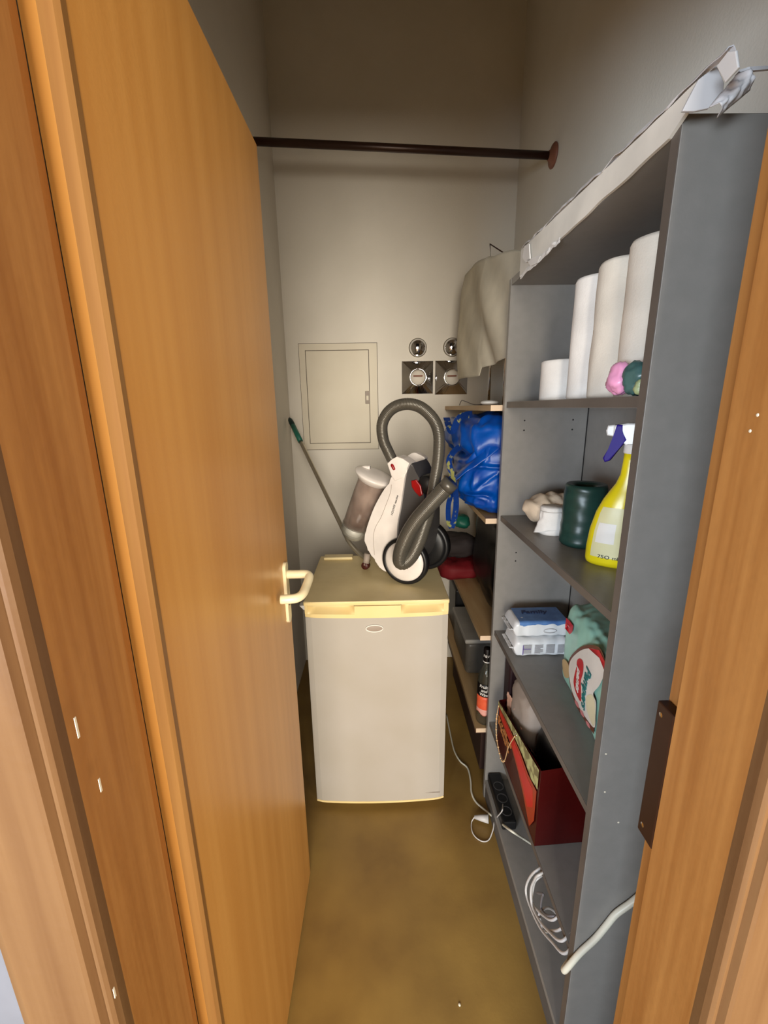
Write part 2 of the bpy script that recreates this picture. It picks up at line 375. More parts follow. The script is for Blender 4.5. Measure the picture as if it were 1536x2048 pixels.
# ================================================================== BOOKCASE
BX, BD, BY0, BY1, BT = .395, .268, .633, 1.353, 1.857
bk = thing('bookcase', 'tall grey laminate bookcase standing along the right wall, its shelves filled', 'bookcase', (BX, (BY0+BY1)/2, 0))
th = .018
b = new(); box(b, (BX, BY0, 0), (BX+BD, BY0+th, BT), .0008, 1); sp1 = link('side_panel', b, GREY, bk)
b = new(); box(b, (BX, BY1-th, 0), (BX+BD, BY1, BT), .0008, 1); sp2 = link('side_panel', b, GREY, bk)
for yy in (BY0, BY1-th):
    b = new(); box(b, (BX-.0012, yy+.0004, 0), (BX, yy+th-.0004, BT)); link('edge_band', b, EDGE if yy == BY0 else GREY, sp1 if yy == BY0 else sp2)
b = new(); box(b, (BX+BD-.006, BY0+th, 0), (BX+BD, BY1-th, BT)); link('back_panel', b, GREY, bk)
b = new(); box(b, (BX, BY0+th, BT-th), (BX+BD-.006, BY1-th, BT)); link('top_board', b, GREY, bk)
SZ = dict(s1=1.512, s2=1.150, s3=.731, s4=.352, s5=.085)
for k, z in SZ.items():
    b = new(); box(b, (BX+(.006 if k != 's5' else 0), BY0+th, z-th), (BX+BD-.006, BY1-th, z)); s = link('shelf', b, GREY, bk)
    if k in ('s1', 's2', 's3', 's4'):
        b = new(); box(b, (BX+.0048, BY0+th, z-th+.0005), (BX+.006, BY1-th, z-.0005)); link('edge_band', b, EDGE, s)
b = new(); box(b, (BX+.002, BY0+th, 0), (BX+.018, BY1-th, .085-th)); link('plinth', b, mat('plinth_grey_shaded', (94, 90, 86), .5), bk)  # bookcase grey darkened, shade near the floor put into the colour
b = new(); box(b, (BX+BD-.0085, BY1-th-.0022, .09), (BX+BD-.006, BY1-th-.0002, BT-th)); link('back_gap', b, HOLE, bk)
b = new()
for zz in (1.455, 1.425, 1.02, .99, .60):
    for xx in (.459, .611): b = new(); lathe(b, [(0, .0006), (.0024, .0006), (.0026, 0)], (xx, BY1-th, zz), (0, -1, 0), 12); link('pin_hole', b, HOLE, sp2)
b = new()
for px, py in ((1212, 1508), (1210, 1584), (1237, 1645)):
    q = at(px, py, y=BY0); b = new(); lathe(b, [(0, .0005), (.0016, .0004), (.002, 0)], q, (0, -1, 0), 10); link('paint_speck', b, SPECK, sp1)
# ================================================================== WHITE FILM STRIP ON TOP
st = thing('film_wrapped_strip', 'long white film wrapped strip taped along the top edge of the grey bookcase', 'strip', (BX, .9, BT))
xs = BX-.006
def strip_low(y):
    return 1.838+.004*noise.noise(Vector((y*14, 0, 0)))
b = new(); lo = []; hi = []
N = 60
for i in range(N+1):
    y = .607+(1.245-.607)*i/N
    lo.append((xs, y, strip_low(y) if y > .65 else 1.838+(.65-y)*.4)); hi.append((xs, y, 1.873+.028*(y-.60)/.645+.002*noise.noise(Vector((y*20, 3, 0)))))
prism(b, lo+hi[::-1], (.005, 0, 0)); link('strip_board', b, CARD, st)
b = new()
def ff(u, v):
    y = .56+(1.24-.56)*u; top = 1.876+.028*(y-.60)/.645
    x = xs-.001+.012*v; z = top+.004*math.sin(v*3.1)+.006*noise.noise(Vector((y*26, v*2, 1)))
    return (x-.004*abs(noise.noise(Vector((y*30, v, 7)))), y, z)
grid(b, ff, 70, 5, .001); link('film_fold', b, FILM, st)
b = new()
def f2(u, v):
    y = .98+.25*u; return (xs-.002-.006*abs(noise.noise(Vector((y*34, 1, v*2)))), y, strip_low(y)-.010*v-.006*noise.noise(Vector((y*30, 0, 5))))
grid(b, f2, 40, 4, .0008); link('torn_edge', b, TAPE, st)
# far tape piece and near folded flaps
P = [at(1051, 492, x=xs-.003), at(1060, 488, x=xs-.003), at(1062, 520, x=xs-.003), at(1054, 525, x=xs-.003), at(1047, 515, x=xs-.003)]
b = new(); prism(b, P, (-.003, 0, 0)); link('tape', b, TAPE, st)
P = [at(1055, 520, x=xs-.004), at(1075, 512, x=xs-.004), at(1082, 512, x=xs-.004), at(1076, 526, x=xs-.004), at(1063, 532, x=xs-.004)]
b = new(); prism(b, P, (-.002, 0, 0)); link('tape', b, TAPE, st)
xn = BX-.012
P = [at(1432, 133, x=xn), at(1455, 103, x=xn), at(1471, 101, x=xn), at(1476, 135, x=xn), at(1449, 165, x=xn)]
b = new(); prism(b, P, (.003, 0, 0), .001); link('tape', b, TAPE, st)
yn = .600
P = [at(1365, 222, y=yn), at(1380, 192, y=yn), at(1398, 158, y=yn), at(1434, 130, y=yn), at(1449, 166, y=yn), at(1446, 190, y=yn), at(1418, 216, y=yn), at(1390, 222, y=yn)]
b = new(); prism(b, P, (0, .004, 0), .001); link('film_flap', b, FILM, st)
b = new()
A, B2, C2, D2 = at(1419, 214, y=.59), at(1433, 236, y=.59), at(1500, 180, y=.585), at(1478, 144, y=.585)
def f3(u, v):
    p = (A.lerp(D2, u)).lerp(B2.lerp(C2, u), v); q = p+Vector((0, -.012*math.sin(v*math.pi)-.005*noise.noise(Vector((u*7, v*5, 2))), 0)); return q
grid(b, f3, 24, 10, .0008); link('film_flap', b, FILM, st, True)
b = new(); Q = [at(1478, 140, y=.60), at(1500, 133, y=.60), at(1540, 131, y=.61), at(1540, 138, y=.61), at(1500, 141, y=.60), at(1482, 148, y=.60)]
prism(b, Q, (0, .003, 0)); link('film_tail', b, FILM, st)
# ================================================================== TOP SHELF ROLLS
def paper_roll(x, y, z, r, h, m, lab, name='paper_towel_roll', group='paper rolls on the top bookcase shelf', tilt=0, seed=0, lump=0):
    t = thing(name, lab, 'paper roll', (x, y, z), group=group)
    b = new(); n = 48; rings = []
    prof = [(.0, .0), (.96, 0), (1, .02)]+[(1, .02+.96*k/10) for k in range(1, 10)]+[(1, .97), (.94, .995), (.5, .992), (.42, .99)]
    for (rr, hh) in prof:
        if rr == 0: continue
        rings.append([b.verts.new((x+r*rr*(1+lump*noise.noise(Vector((math.cos(a)*1.6, math.sin(a)*1.6, hh*3+seed))))*math.cos(a)+tilt*hh*h, y+r*rr*(1+lump*noise.noise(Vector((math.cos(a)*1.6, math.sin(a)*1.6, hh*3+seed))))*math.sin(a), z+h*hh)) for a in [2*math.pi*j/n for j in range(n)]])
    for A, B in zip(rings, rings[1:]):
        for j in range(n): b.faces.new((A[j], A[(j+1) % n], B[(j+1) % n], B[j]))
    b.faces.new(rings[0]); b.faces.new(rings[-1]); link('paper', b, m, t, True)
    b = new(); tube(b, [(x+tilt*h, y, z+h*.9), (x+tilt*h, y, z+h*.999)], r*.36, 24); link('core', b, TAUPE, t)
    return t
z = SZ['s1']
paper_roll(.480, 1.125, z, .056, .098, PAPER, 'short wide white paper roll on the top shelf, farthest from the door', 'toilet_roll')
paper_roll(.478, .982, z, .046, .250, PAPER, 'tall white kitchen roll standing next to the short roll', lump=.03, seed=1)
paper_roll(.474, .876, z, .046, .250, PAPER2, 'tall wrapped kitchen roll in the middle of the tall row', lump=.07, seed=2)
paper_roll(.474, .772, z, .046, .252, PAPER2, 'tall kitchen roll nearest the door, half hidden by the side panel', lump=.04, seed=3)
def knob(c, r, m, lab, sx=1, seed=0):
    t = blob(new(), c, (r*.8, r*.95*sx, r), .95, .004, 60, seed, 30, 20, .002)
    return tag(link('wrapped_soap', t, m, None, True, base=c), lab, 'wrapped packet')
knob((.410, .732, z+.0295), .027, PINK, 'small pink film wrapped packet on the top shelf before the kitchen rolls', seed=1)
knob((.416, .696, z+.027), .026, TEAL, 'small dark teal wrapped packet beside the pink one on the top shelf', seed=2)
knob((.407, .668, z+.014), .013, PALEG, 'tiny pale green packet next to the dark teal one', seed=3)
# ================================================================== SHELF 2 : cloth, small roll, bag roll, spray
z = SZ['s2']
t = thing('small_paper_roll', 'small white paper roll with loose torn sheet, standing on the second shelf', 'paper roll', (.468, 1.09, z))
c = at(1101, 1066, z=z); cx, cy = c.x, c.y
rr = .034; hh = .078
b = new(); lathe(b, [(0, 0), (rr*.92, 0), (rr, .004), (rr*.99, hh*.5), (rr*.93, hh-.003), (rr*.86, hh), (0, hh)], (cx, cy, z), seg=40); t.location = (cx, cy, z); link('roll', b, PAPER, t, True)
b = new()
def f4(u, v):
    a = math.radians(-175+115*u); k = 1.03+.5*max(0, .45-u)*(v**1.6)*2; zz = z+hh*.86-(hh*.86-.004)*v*(1-.12*math.sin(u*3.1))
    return (cx+rr*k*math.cos(a)+.004*noise.noise(Vector((u*5, v*4, 0))), cy+rr*k*math.sin(a), zz+.012*max(0, u-.2)*v)
grid(b, f4, 20, 12, .0007); link('loose_sheet', b, PAPER, t, True)
# beige rag behind it
b = new()
c = Vector((.508, 1.205, z+.05))
def rag(u, v):
    a = 2*math.pi*u; bb = math.pi*(v-.5)
    p = Vector((math.cos(bb)*math.cos(a)*.075, math.cos(bb)*math.sin(a)*.068, math.sin(bb)*.046))
    d = .012*noise.noise(p*16)+.004*noise.noise(p*40+Vector((3, 1, 2)))
    p += p.normalized()*d; p.z += .022*max(0, p.x)/.075+.004*math.sin(p.x*160)
    q = c+p; q.z = max(q.z, z+.001); return q
grid(b, rag, 60, 36, cu=True); tag(link('cleaning_rag', b, BEIGE, None, True, base=c), 'crumpled beige cleaning rag behind the small white roll', 'cloth')
b = new(); blob(b, (.556, 1.13, z+.032), (.028, .030, .031), .7, .003, 40, 4, 24, 16); tag(link('black_pouch', b, BLACK, None, True, base=(.556, 1.13, z)), 'small black pouch in the gap between the small roll and the dark green bag roll', 'pouch')
# dark green roll of bin bags
c = Vector((.518, 1.032, z))
t = thing('bin_bag_roll', 'dark green roll of bin bags standing beside the yellow spray bottle', 'bag roll', c)
b = new(); rings = []; H = .158; n = 56
for k in range(22):
    v = k/21; rg = []
    for j in range(n):
        a = 2*math.pi*j/n; r = .050*(1+.03*noise.noise(Vector((math.cos(a)*2, math.sin(a)*2, v*9)))+.012*math.sin(v*26+a*2))-(.006 if k == 0 else 0)
        if k == 21: r -= .004
        rg.append(b.verts.new((c.x+r*math.cos(a)+.004*v, c.y+r*math.sin(a), z+H*v)))
    rings.append(rg)
for A, B in zip(rings, rings[1:]):
    for j in range(n): b.faces.new((A[j], A[(j+1) % n], B[(j+1) % n], B[j]))
rg = [b.verts.new((c.x+.026*math.cos(2*math.pi*j/n), c.y+.026*math.sin(2*math.pi*j/n), z+H-.004)) for j in range(n)]
for j in range(n): b.faces.new((rings[-1][j], rings[-1][(j+1) % n], rg[(j+1) % n], rg[j]))
rg2 = [b.verts.new((v.co.x, v.co.y, z+.02)) for v in rg]
for j in range(n): b.faces.new((rg[j], rg[(j+1) % n], rg2[(j+1) % n], rg2[j]))
b.faces.new(rg2); b.faces.new(rings[0][::-1]); link('bag_layers', b, BINGREEN, t, True)
# spray bottle, facing the far-left
BS = Vector((.515, .887, z))
t = thing('spray_bottle', 'yellow spray bottle with white head and indigo trigger on the second shelf', 'spray bottle', BS)
b = new(); rings = []; n = 40
prof = [(0, .040, .024, 0), (.004, .046, .028, 0), (.012, .048, .030, 0), (.04, .048, .030, 0), (.08, .045, .030, .001), (.12, .039, .028, .004), (.150, .032, .025, .009), (.168, .026, .021, .013), (.185, .020, .018, .017), (.205, .0165, .016, .020), (.235, .0155, .0155, .021), (.252, .015, .015, .021)]
ua = Vector((-.80, .60, 0)).normalized(); ub = Vector((.60, .80, 0)).normalized()   # width axis, thickness axis
def sb(zz, A, Bb, off, a): return BS+ua*(A*math.copysign(abs(math.cos(a))**.8, math.cos(a))-off)+ub*(Bb*math.copysign(abs(math.sin(a))**.8, math.sin(a)))+Vector((0, 0, zz))
def sprof(v):
    for p, q in zip(prof, prof[1:]):
        if p[0] <= v <= q[0]:
            k = (v-p[0])/(q[0]-p[0]); return [p[i]+(q[i]-p[i])*k for i in (1, 2, 3)]
for p in prof: rings.append([b.verts.new(sb(p[0], p[1], p[2], p[3], 2*math.pi*j/n)) for j in range(n)])
for A, B in zip(rings, rings[1:]):
    for j in range(n): b.faces.new((A[j], A[(j+1) % n], B[(j+1) % n], B[j]))
b.faces.new(rings[0][::-1]); b.faces.new(rings[-1]); body = link('bottle_body', b, YELLOW, t, True)
def lab(u0, u1, v0, v1, m, name, off=.0006):
    b = new()
    def f(u, v):
        a = math.radians(u0+(u1-u0)*u); zz = v0+(v1-v0)*v; q = sprof(zz); return sb(zz, q[0]+off, q[1]+off, q[2], a)
    grid(b, f, 24, 16); return link(name, b, m, body, True)
# camera side of the bottle is around angle 250..300 deg in (ua,ub)
lab(238, 310, .022, .135, YPALE, 'front_label')
lab(262, 300, .055, .10, WHITE, 'label_patch', .0010)
b = new(); cpt = sb(.03, .0485, .0305, 0, math.radians(228)); tube(b, [cpt+ua*(.005*math.cos(a))+Vector((0, 0, .006*math.sin(a))) for a in [math.pi*k/8+math.pi for k in range(10)]], .001, 6); link('label_mark', b, DGREEN, body)
def onb(x, y, d):
    a = math.radians(268)+x/.045; q = sprof(max(.004, .024+y)); return sb(.024+y, q[0]+.0014+d, q[1]+.0014+d, q[2], a)
text('label_text', '750 ml', .011, LBLACK, body, lambda x, y, d: onb(-x, y, d))
hd = BS-ua*.021+Vector((0, 0, .25))
def hpt(a, zz): return hd+ua*a*.74+Vector((0, 0, zz*.84))
b = new(); lathe(b, [(.016, 0), (.0175, .002), (.0175, .018), (.016, .02), (0, .02)], hd, seg=32); link('neck_collar', b, WPLAST, t, True)
b = new(); P = [hpt(-.028, .018), hpt(.018, .018), hpt(.020, .030), (hpt(.052, .042)), hpt(.053, .068), hpt(.02, .074), hpt(-.034, .074), hpt(-.036, .05)]
P = [p-ub*.013 for p in P]; prism(b, P, ub*.026, .004, 3); head = link('spray_head', b, WPLAST, t)
b = new(); P = [hpt(.048, .040), hpt(.068, .043), hpt(.072, .055), hpt(.068, .068), hpt(.05, .070)]; P = [p-ub*.011 for p in P]; prism(b, P, ub*.022, .003, 3); nz = link('nozzle', b, WPLAST, head)
b = new(); lathe(b, [(.0035, .001), (.003, -.002), (0, -.002)], hpt(.0718, .056), ua, 16); link('nozzle_hole', b, BLACK, nz)
b = new(); tp = [hpt(.030, .070), hpt(.046, .070), hpt(.046, .045), hpt(.060, .010), hpt(.072, -.014), hpt(.066, -.024), hpt(.054, -.020), hpt(.034, .010), hpt(.016, .034), hpt(.030, .046)]
tp = [p-ub*.0145 for p in tp]; prism(b, tp, ub*.029, .003, 2); link('trigger', b, INDIGO, head)
# ================================================================== SHELF 3 : wipes and nappies
z = SZ['s3']
def pillow(name, c, hx, hy, hz, fin, m, parent, seed=0, lift=0):
    """film pack : box-like body with crimped ends along x"""
    b = new(); n = 40
    def f(u, v):
        a = 2*math.pi*v; s = -1+2*u; k = 1 if abs(s) < .86 else max(0.06, math.cos((abs(s)-.86)/.14*math.pi/2)**.7)
        yy = math.copysign(abs(math.cos(a))**.45, math.cos(a))*hy*(1 if abs(s) < .86 else 1-.10*(abs(s)-.86)/.14); zz = math.copysign(abs(math.sin(a))**.45, math.sin(a))*hz*k
        p = Vector((s*hx, yy, zz)); p += Vector((0, 0, 1))*(.0025*noise.noise(p*45+Vector((seed, 0, 0)))); p.y += .0025*noise.noise(p*50+Vector((0, seed, 4)))
        return Vector(c)+p+Vector((0, 0, lift*s*s))
    grid(b, f, 40, n); bmesh.ops.remove_doubles(b, verts=b.verts[:], dist=1e-5)
    for sgn in (-1, 1):
        def g(u, v): return Vector(c)+Vector((sgn*(hx*.985+fin*v), hy*.92*(-1+2*u)*(1-.12*v), .004*noise.noise(Vector((u*8, v*3, seed+sgn)))+lift))
        grid(b, g, 16, 3, .0006)
    return link(name, b, m, parent, True)
def wipes(c, hz, lab, seed, blue):
    t = thing('wet_wipes_pack', lab, 'wipes pack', (c[0], c[1], c[2]), group='wet wipes packs stacked on the third shelf')
    C = Vector((c[0], c[1], c[2]+hz)); hx, hy = .088, .052
    body = pillow('film_wrap', C, hx, hy, hz, .014, WIPE, t, seed)
    if blue:
        b = new()   # blue top print with a wavy border running down over the front
        def f(u, v):
            X = -hx*.80+u*hx*1.72; wave = .012*math.sin(u*7+1)+.006*math.sin(u*15)
            s = v*(hy*1.75+.018+wave)
            if s < hy*1.75: return C+Vector((X, hy*.85-s, hz+.0012))
            return C+Vector((X, -hy*.90-.003-.0015*math.sin(min(1, (s-hy*1.75)/.02)*3), hz-(s-hy*1.75)+.001))
        grid(b, f, 40, 24); link('blue_print', b, WIPEB, body, True)
        text('print_text', 'Family', .030, NAVY, body, lambda x, y, d: C+Vector((x*1.1-.006, y*1.0+.012, hz+.0022+d)), shear=.2, bold=.0007)
        b = new(); tube(b, [C+Vector((.024+.020*math.cos(a), -hy-.0035, -.002+.007*math.sin(a))) for a in [2*math.pi*k/24 for k in range(24)]], .0007, 5, closed=True); link('print_oval', b, GREYP, body)
    else:
        b = new()
        for k in range(4):
            for r in range(8):
                x0 = -.062+k*.036; wdt = .026-(.008 if r in (3, 7) and k % 2 else 0)
                box(b, (C.x+x0, C.y-hy-.0038, C.z+.012-r*.0038), (C.x+x0+wdt, C.y-hy-.0034, C.z+.0145-r*.0038))
        link('print_lines', b, GREYP, body)
        b = new(); box(b, (C.x-.062, C.y-hy-.0042, C.z+.001), (C.x-.038, C.y-hy-.0037, C.z+.0028)); box(b, (C.x-.063, C.y-hy-.0042, C.z-.018), (C.x-.0605, C.y-hy-.0037, C.z+.015)); link('print_bar', b, VIOLETP, body)
wipes((.502, 1.215, z+.0015), .031, 'white wet wipes pack with small grey print, bottom of the stack on the third shelf', 1, False)
wipes((.500, 1.225, z+.064), .027, 'wet wipes pack with blue top print lying on the other pack', 5, True)
# nappy pack : big mint bag, front face turned to the left
def npk(s, h, d=0):
    """s along the pack front (0 far .. 1 near), h height 0..1"""
    A = Vector((.516, 1.062, z+.002)); Bn = Vector((.474, .662, z+.002))
    p = A.lerp(Bn, s)+Vector((0, 0, h*.245)); nrm = (Bn-A).cross(Vector((0, 0, 1))).normalized()*1
    if nrm.x > 0: nrm = -nrm
    return p+nrm*d
t = thing('nappy_pack', 'mint green pack of nappies with heart shaped panel on the third shelf', 'nappy pack', (.52, .84, z))
b = new()
def bulge(s, h): return .014*math.sin(math.pi*min(1, max(0, s)))*math.sin(math.pi*min(1, max(0, h)))
def topz(s, r):  # soft uneven top
    return .245-.020*abs(s-.3)-.05*max(0, s-.62)+.008*noise.noise(Vector((s*5, r*4, 0)))
def fb(u, v):
    # u around: front, over ; build as closed loop in cross-section (x,z), swept along s=v
    s = -.0+1.0*v; a = 2*math.pi*u
    endk = 1 if .04 < v < .96 else (math.sin((min(v, 1-v)/.04)*math.pi/2)**.35*.90+.10)
    cx = math.copysign(abs(math.cos(a))**.32, math.cos(a)); cz = math.copysign(abs(math.sin(a))**.32, math.sin(a))
    th_ = topz(s, cx)
    base = npk(s, 0); dep = .125
    X = base.x+dep/2-cx*(-1)*dep/2*endk*1.0
    zz = z+.002+th_/2+cz*th_/2*(.35+.65*endk)
    p = Vector((X, base.y, zz)); fr = .5-.5*cx
    p.x -= fr*.012*math.sin(math.pi*v)*math.cos((zz-z-th_/2)/th_*math.pi)
    p += Vector((1, .3, 1))*.0035*noise.noise(p*28)
    if p.z > z+.19: p += Vector((0, 0, 1))*.008*noise.noise(p*40+Vector((2, 2, 2)))
    return p
grid(b, fb, 72, 60, cu=True); pack = link('film_bag', b, MINT, t, True)
def onp(s, h, d=.0): # point on front surface
    base = npk(s, 0); hh = h*.245; th_ = topz(s, -1)
    x = base.x-.012*math.sin(math.pi*s)*math.cos((hh+.002-th_/2)/th_*math.pi)-.0035-d
    return Vector((x, base.y, z+.002+hh))
def decal(pts, m, name, d=.001, par=None):
    """filled outline in (s, h) coordinates laid on the pack front"""
    cs = sum(p[0] for p in pts)/len(pts); ch = sum(p[1] for p in pts)/len(pts); b = new()
    K = 7; prev = [b.verts.new(onp(cs, ch, d))]
    for k in range(1, K+1):
        ring = [b.verts.new(onp(cs+(p[0]-cs)*k/K, ch+(p[1]-ch)*k/K, d)) for p in pts]
        for j in range(len(pts)):
            if k == 1: b.faces.new((prev[0], ring[j], ring[(j+1) % len(pts)]))
            else: b.faces.new((prev[j], ring[j], ring[(j+1) % len(pts)], prev[(j+1) % len(pts)]))
        prev = ring
    return link(name, b, m, par or pack, True)
def smooth2(P, k=6): return [(v.x, v.y) for v in catmull([(p[0], p[1], 0) for p in P], k, True)]
def pk(px, py):  # where a point of the print sits on the pack front
    q = at(px, py, x=.505)
    for _ in range(4): q = at(px, py, x=.516-.042*(1.062-q.y)/.400-.006)
    s = max(.05, (1.062-q.y)/.400); return (s, (q.z-z-.002)/.245)
heart = [pk(*q) for q in ((1143, 1330), (1160, 1306), (1178, 1297), (1197, 1302), (1208, 1325), (1211, 1345), (1205, 1370), (1195, 1387), (1200, 1405), (1199, 1430), (1195, 1455), (1180, 1440), (1160, 1410), (1146, 1375))]
hs = smooth2(heart); decal([(s+(s-.72)*.05, h+(h-.45)*.06) for s, h in hs], BROWNP, 'heart_border', .0008); decal(hs, WHITE, 'heart_panel', .0014)
rb = [pk(*q) for q in ((1180, 1296), (1198, 1300), (1209, 1322), (1212, 1345), (1208, 1330), (1196, 1306))]; decal(rb, REDP, 'red_arc', .0018)
rp = [pk(*q) for q in ((1162, 1320), (1168, 1317), (1174, 1325), (1175, 1345), (1171, 1362), (1171, 1380), (1169, 1402), (1163, 1396), (1156, 1378), (1154, 1362), (1158, 1345), (1161, 1333))]; decal(smooth2(rp, 4), REDP, 'red_swoosh', .0020)
cp = [pk(*q) for q in ((1183, 1392), (1194, 1390), (1199, 1410), (1198, 1440), (1193, 1452), (1184, 1430), (1180, 1408))]; decal(smooth2(cp, 4), CREAMP, 'cream_patch', .0019)
rr_ = [pk(*q) for q in ((1122, 1228), (1128, 1229), (1140, 1242), (1148, 1252), (1147, 1264), (1142, 1269), (1131, 1257), (1122, 1246))]; decal(rr_, REDP, 'red_corner_print', .0016)
bp_ = [pk(*q) for q in ((1144, 1385), (1150, 1388), (1166, 1415), (1180, 1436), (1193, 1458), (1192, 1469), (1175, 1446), (1155, 1414))]; decal(bp_, BROWNP, 'lower_band', .0010)
for q in ((1157, 1408, 5), (1168, 1427, 5), (1180, 1449, 5)):
    decal(smooth2([pk(q[0]-4, q[1]-8), pk(q[0]+3, q[1]-3), pk(q[0]+5, q[1]+8), pk(q[0]-2, q[1]+2)], 3), PINKP, 'band_picture', .0018)
tn = [pk(*q) for q in ((1125, 1320), (1136, 1322), (1143, 1335), (1143, 1352), (1136, 1356), (1128, 1350))]; decal(smooth2(tn, 3), TANP, 'tan_print', .0012)
def along(p0, p1):
    a = Vector(pk(*p0)+(0,)); c_ = Vector(pk(*p1)+(0,)); A = onp(a.x, a.y); Bq = onp(c_.x, c_.y); m_ = (A+Bq)/2; dr = (Bq-A).normalized(); nrm = Vector((-1, 0, 0)); upv = dr.cross(nrm).normalized()
    return m_, dr, upv, (Bq-A).length
m_, dr, upv, ln = along((1186, 1335), (1174, 1420))
if upv.z < 0 and False: upv = -upv
def txt_on(m_, dr, upv, k, off=0):
    def f(x, y, d):
        p = m_+dr*x*k+upv*(y+off); return onp((1.062-p.y)/.400, (p.z-SZ['s3']-.002)/.245, .0030+d)
    return f
upr = dr.cross(Vector((-1, 0, 0)));
up_t = -upr if upr.z > 0 else upr
text('logo_text', 'Pampers', .040, TEALP, pack, txt_on(m_, dr, up_t, ln/.145), shear=.15, bold=.0008)
m2, dr2, _, ln2 = along((1168, 1330), (1162, 1390)); text('logo_text', 'pants', .030, WHITE, pack, txt_on(m2, dr2, up_t, ln2/.085), shear=.15, bold=.0009)
m3, dr3, _, ln3 = along((1130, 1243), (1144, 1256)); text('logo_text', '6A', .022, PINKP, pack, txt_on(m3, dr3, up_t, 1), shear=0, bold=.0005)
# ================================================================== SHELF 4 : red gift bag
z = SZ['s4']
gx0, gx1, gy0, gy1, gh = .400, .560, .872, 1.235, .245
t = thing('gift_bag', 'dark red paper gift bag with gold cord handles on the fourth shelf', 'gift bag', (.48, 1.05, z))
b = new()
zb = z+.002
cor = [Vector((gx0, gy1, zb)), Vector((gx0, gy0, zb)), Vector((gx1, gy0+.01, zb)), Vector((gx1, gy1, zb))]; hts = [.17, .245, .26, .20]
def bagf(u, v):
    k = min(3, int(u*4)); f = u*4-k; p = cor[k].lerp(cor[(k+1) % 4], f); h = hts[k]+(hts[(k+1) % 4]-hts[k])*f
    inn = Vector(((gx0+gx1)/2, (gy0+gy1)/2, 0))-Vector((p.x, p.y, 0)); inn.normalize()
    vv = v/.5 if v < .5 else (1-v)/.5
    q = p+Vector((0, 0, h*max(0, vv)+(.002 if v > .5 else 0)*(vv < .9)))+inn*(.0012 if v > .5 else 0)
    return q+Vector((1, 1, 0))*.002*noise.noise(p*18+Vector((0, 0, h*vv*14)))
grid(b, bagf, 64, 20, cu=True)
b.faces.new([b.verts.new(p+Vector((0, 0, .001))) for p in cor]); bag = link('bag_paper', b, BAGRED, t)
def onbag(s, h, d=.0): return Vector((gx0-.0022-d, gy1+(gy0-gy1)*s, zb+(.17+(.245-.17)*s)*h))
def bagdec(pts, m, name, d, par=None):
    b = new(); vs = [b.verts.new(onbag(s, h, d)) for s, h in pts]; f = b.faces.new(vs); r = bmesh.ops.extrude_face_region(b, geom=[f])
    for v in [e for e in r['geom'] if isinstance(e, bmesh.types.BMVert)]: v.co.x -= .0005
    return link(name, b, m, par or bag)
bagdec([(.0, .98), (.35, .99), (.70, .99), (.98, .99), (.98, .74), (.86, .72), (.7, .80), (.45, .86), (.2, .88), (0, .9)], OLIVE, 'scroll_border', .0005)
bagdec([(.03, .88), (.3, .85), (.6, .79), (.8, .70), (.97, .70), (.97, .30), (.9, .10), (.75, .30), (.6, .45), (.4, .62), (.2, .66), (.05, .74)], BAGORG, 'orange_field', .0004)
bagdec([(.08, .84), (.35, .80), (.6, .74), (.8, .64), (.9, .64), (.93, .42), (.84, .28), (.72, .42), (.5, .60), (.25, .70), (.08, .76)], BAGRED2, 'bright_red_field', .0010)
b = new()
for k in range(34):
    s = .03+.38*random.random(); h = .72-.9*s*.3-.22*random.random()
    p = onbag(s, h, .002); box(b, p-Vector((.002, .007, .005)), p+Vector((.002, .007, .005)), .002, 1)
link('gold_foil_print', b, GOLD, bag)
b = new(); pth = catmull([onbag(.04, .93, .004), onbag(.05, .6, .010), onbag(.12, .30, .013), onbag(.26, .12, .012), onbag(.36, .25, .012), onbag(.42, .60, .010), onbag(.50, .90, .004)], 10)
tube(b, pth, .0016, 8); 
for k in range(12): q = pth[6+k*3]; lathe(b, [(0, .004), (.004, 0), (0, -.004)], q, seg=8)
link('cord_handle', b, GOLDCORD, t, True)
b = new(); lathe(b, [(0, .003), (.005, .002), (.006, 0)], onbag(.50, .92, .001), (-1, 0, 0), 16); link('eyelet', b, CHROME, bag, True)
# contents
b = new(); blob(b, (.475, 1.135, z+.20), (.055, .085, .10), .6, .006, 20, 6, 40, 26, .003); tag(link('wrapped_parcel', b, TAUPE, None, True, base=(.475, 1.135, z+.10)), 'taupe wrapped parcel sticking out of the red gift bag', 'parcel')
b = new()
for k in range(4):
    A = Vector((.418+.008*k, 1.205-.04*k, z+.13)); T = Vector((.412+.006*k, 1.195-.052*k, z+.235-.022*k)); Dp = Vector((.03, -.035, -.03))
    def f(u, v, A=A, T=T, Dp=Dp, k=k): return A.lerp(T, v)+Dp*u*(1-.4*v)+Vector((1, 1, 0))*.006*noise.noise(Vector((u*4+k, v*5, k)))
    grid(b, f, 8, 12, .0006)
tag(link('tissue_paper', b, ROSE, None, True, base=(.42, 1.15, z+.15)), 'dusty pink crumpled tissue at the rim of the gift bag', 'tissue')
b = new(); blob(b, (.500, .975, z+.135), (.052, .085, .125), .55, .005, 16, 9, 36, 24); tag(link('black_pouch', b, BINBLK, None, True, base=(.5, .975, z+.02)), 'black cloth bundle inside the near half of the red gift bag', 'cloth bundle')
b = new(); box(b, (.44, 1.262, z+.0015), (.62, 1.325, z+.33), .008); tag(link('dark_folder_box', b, DARKM, None, base=(.53, 1.29, z)), 'dark maroon box standing behind the gift bag at the far end of the shelf', 'box')
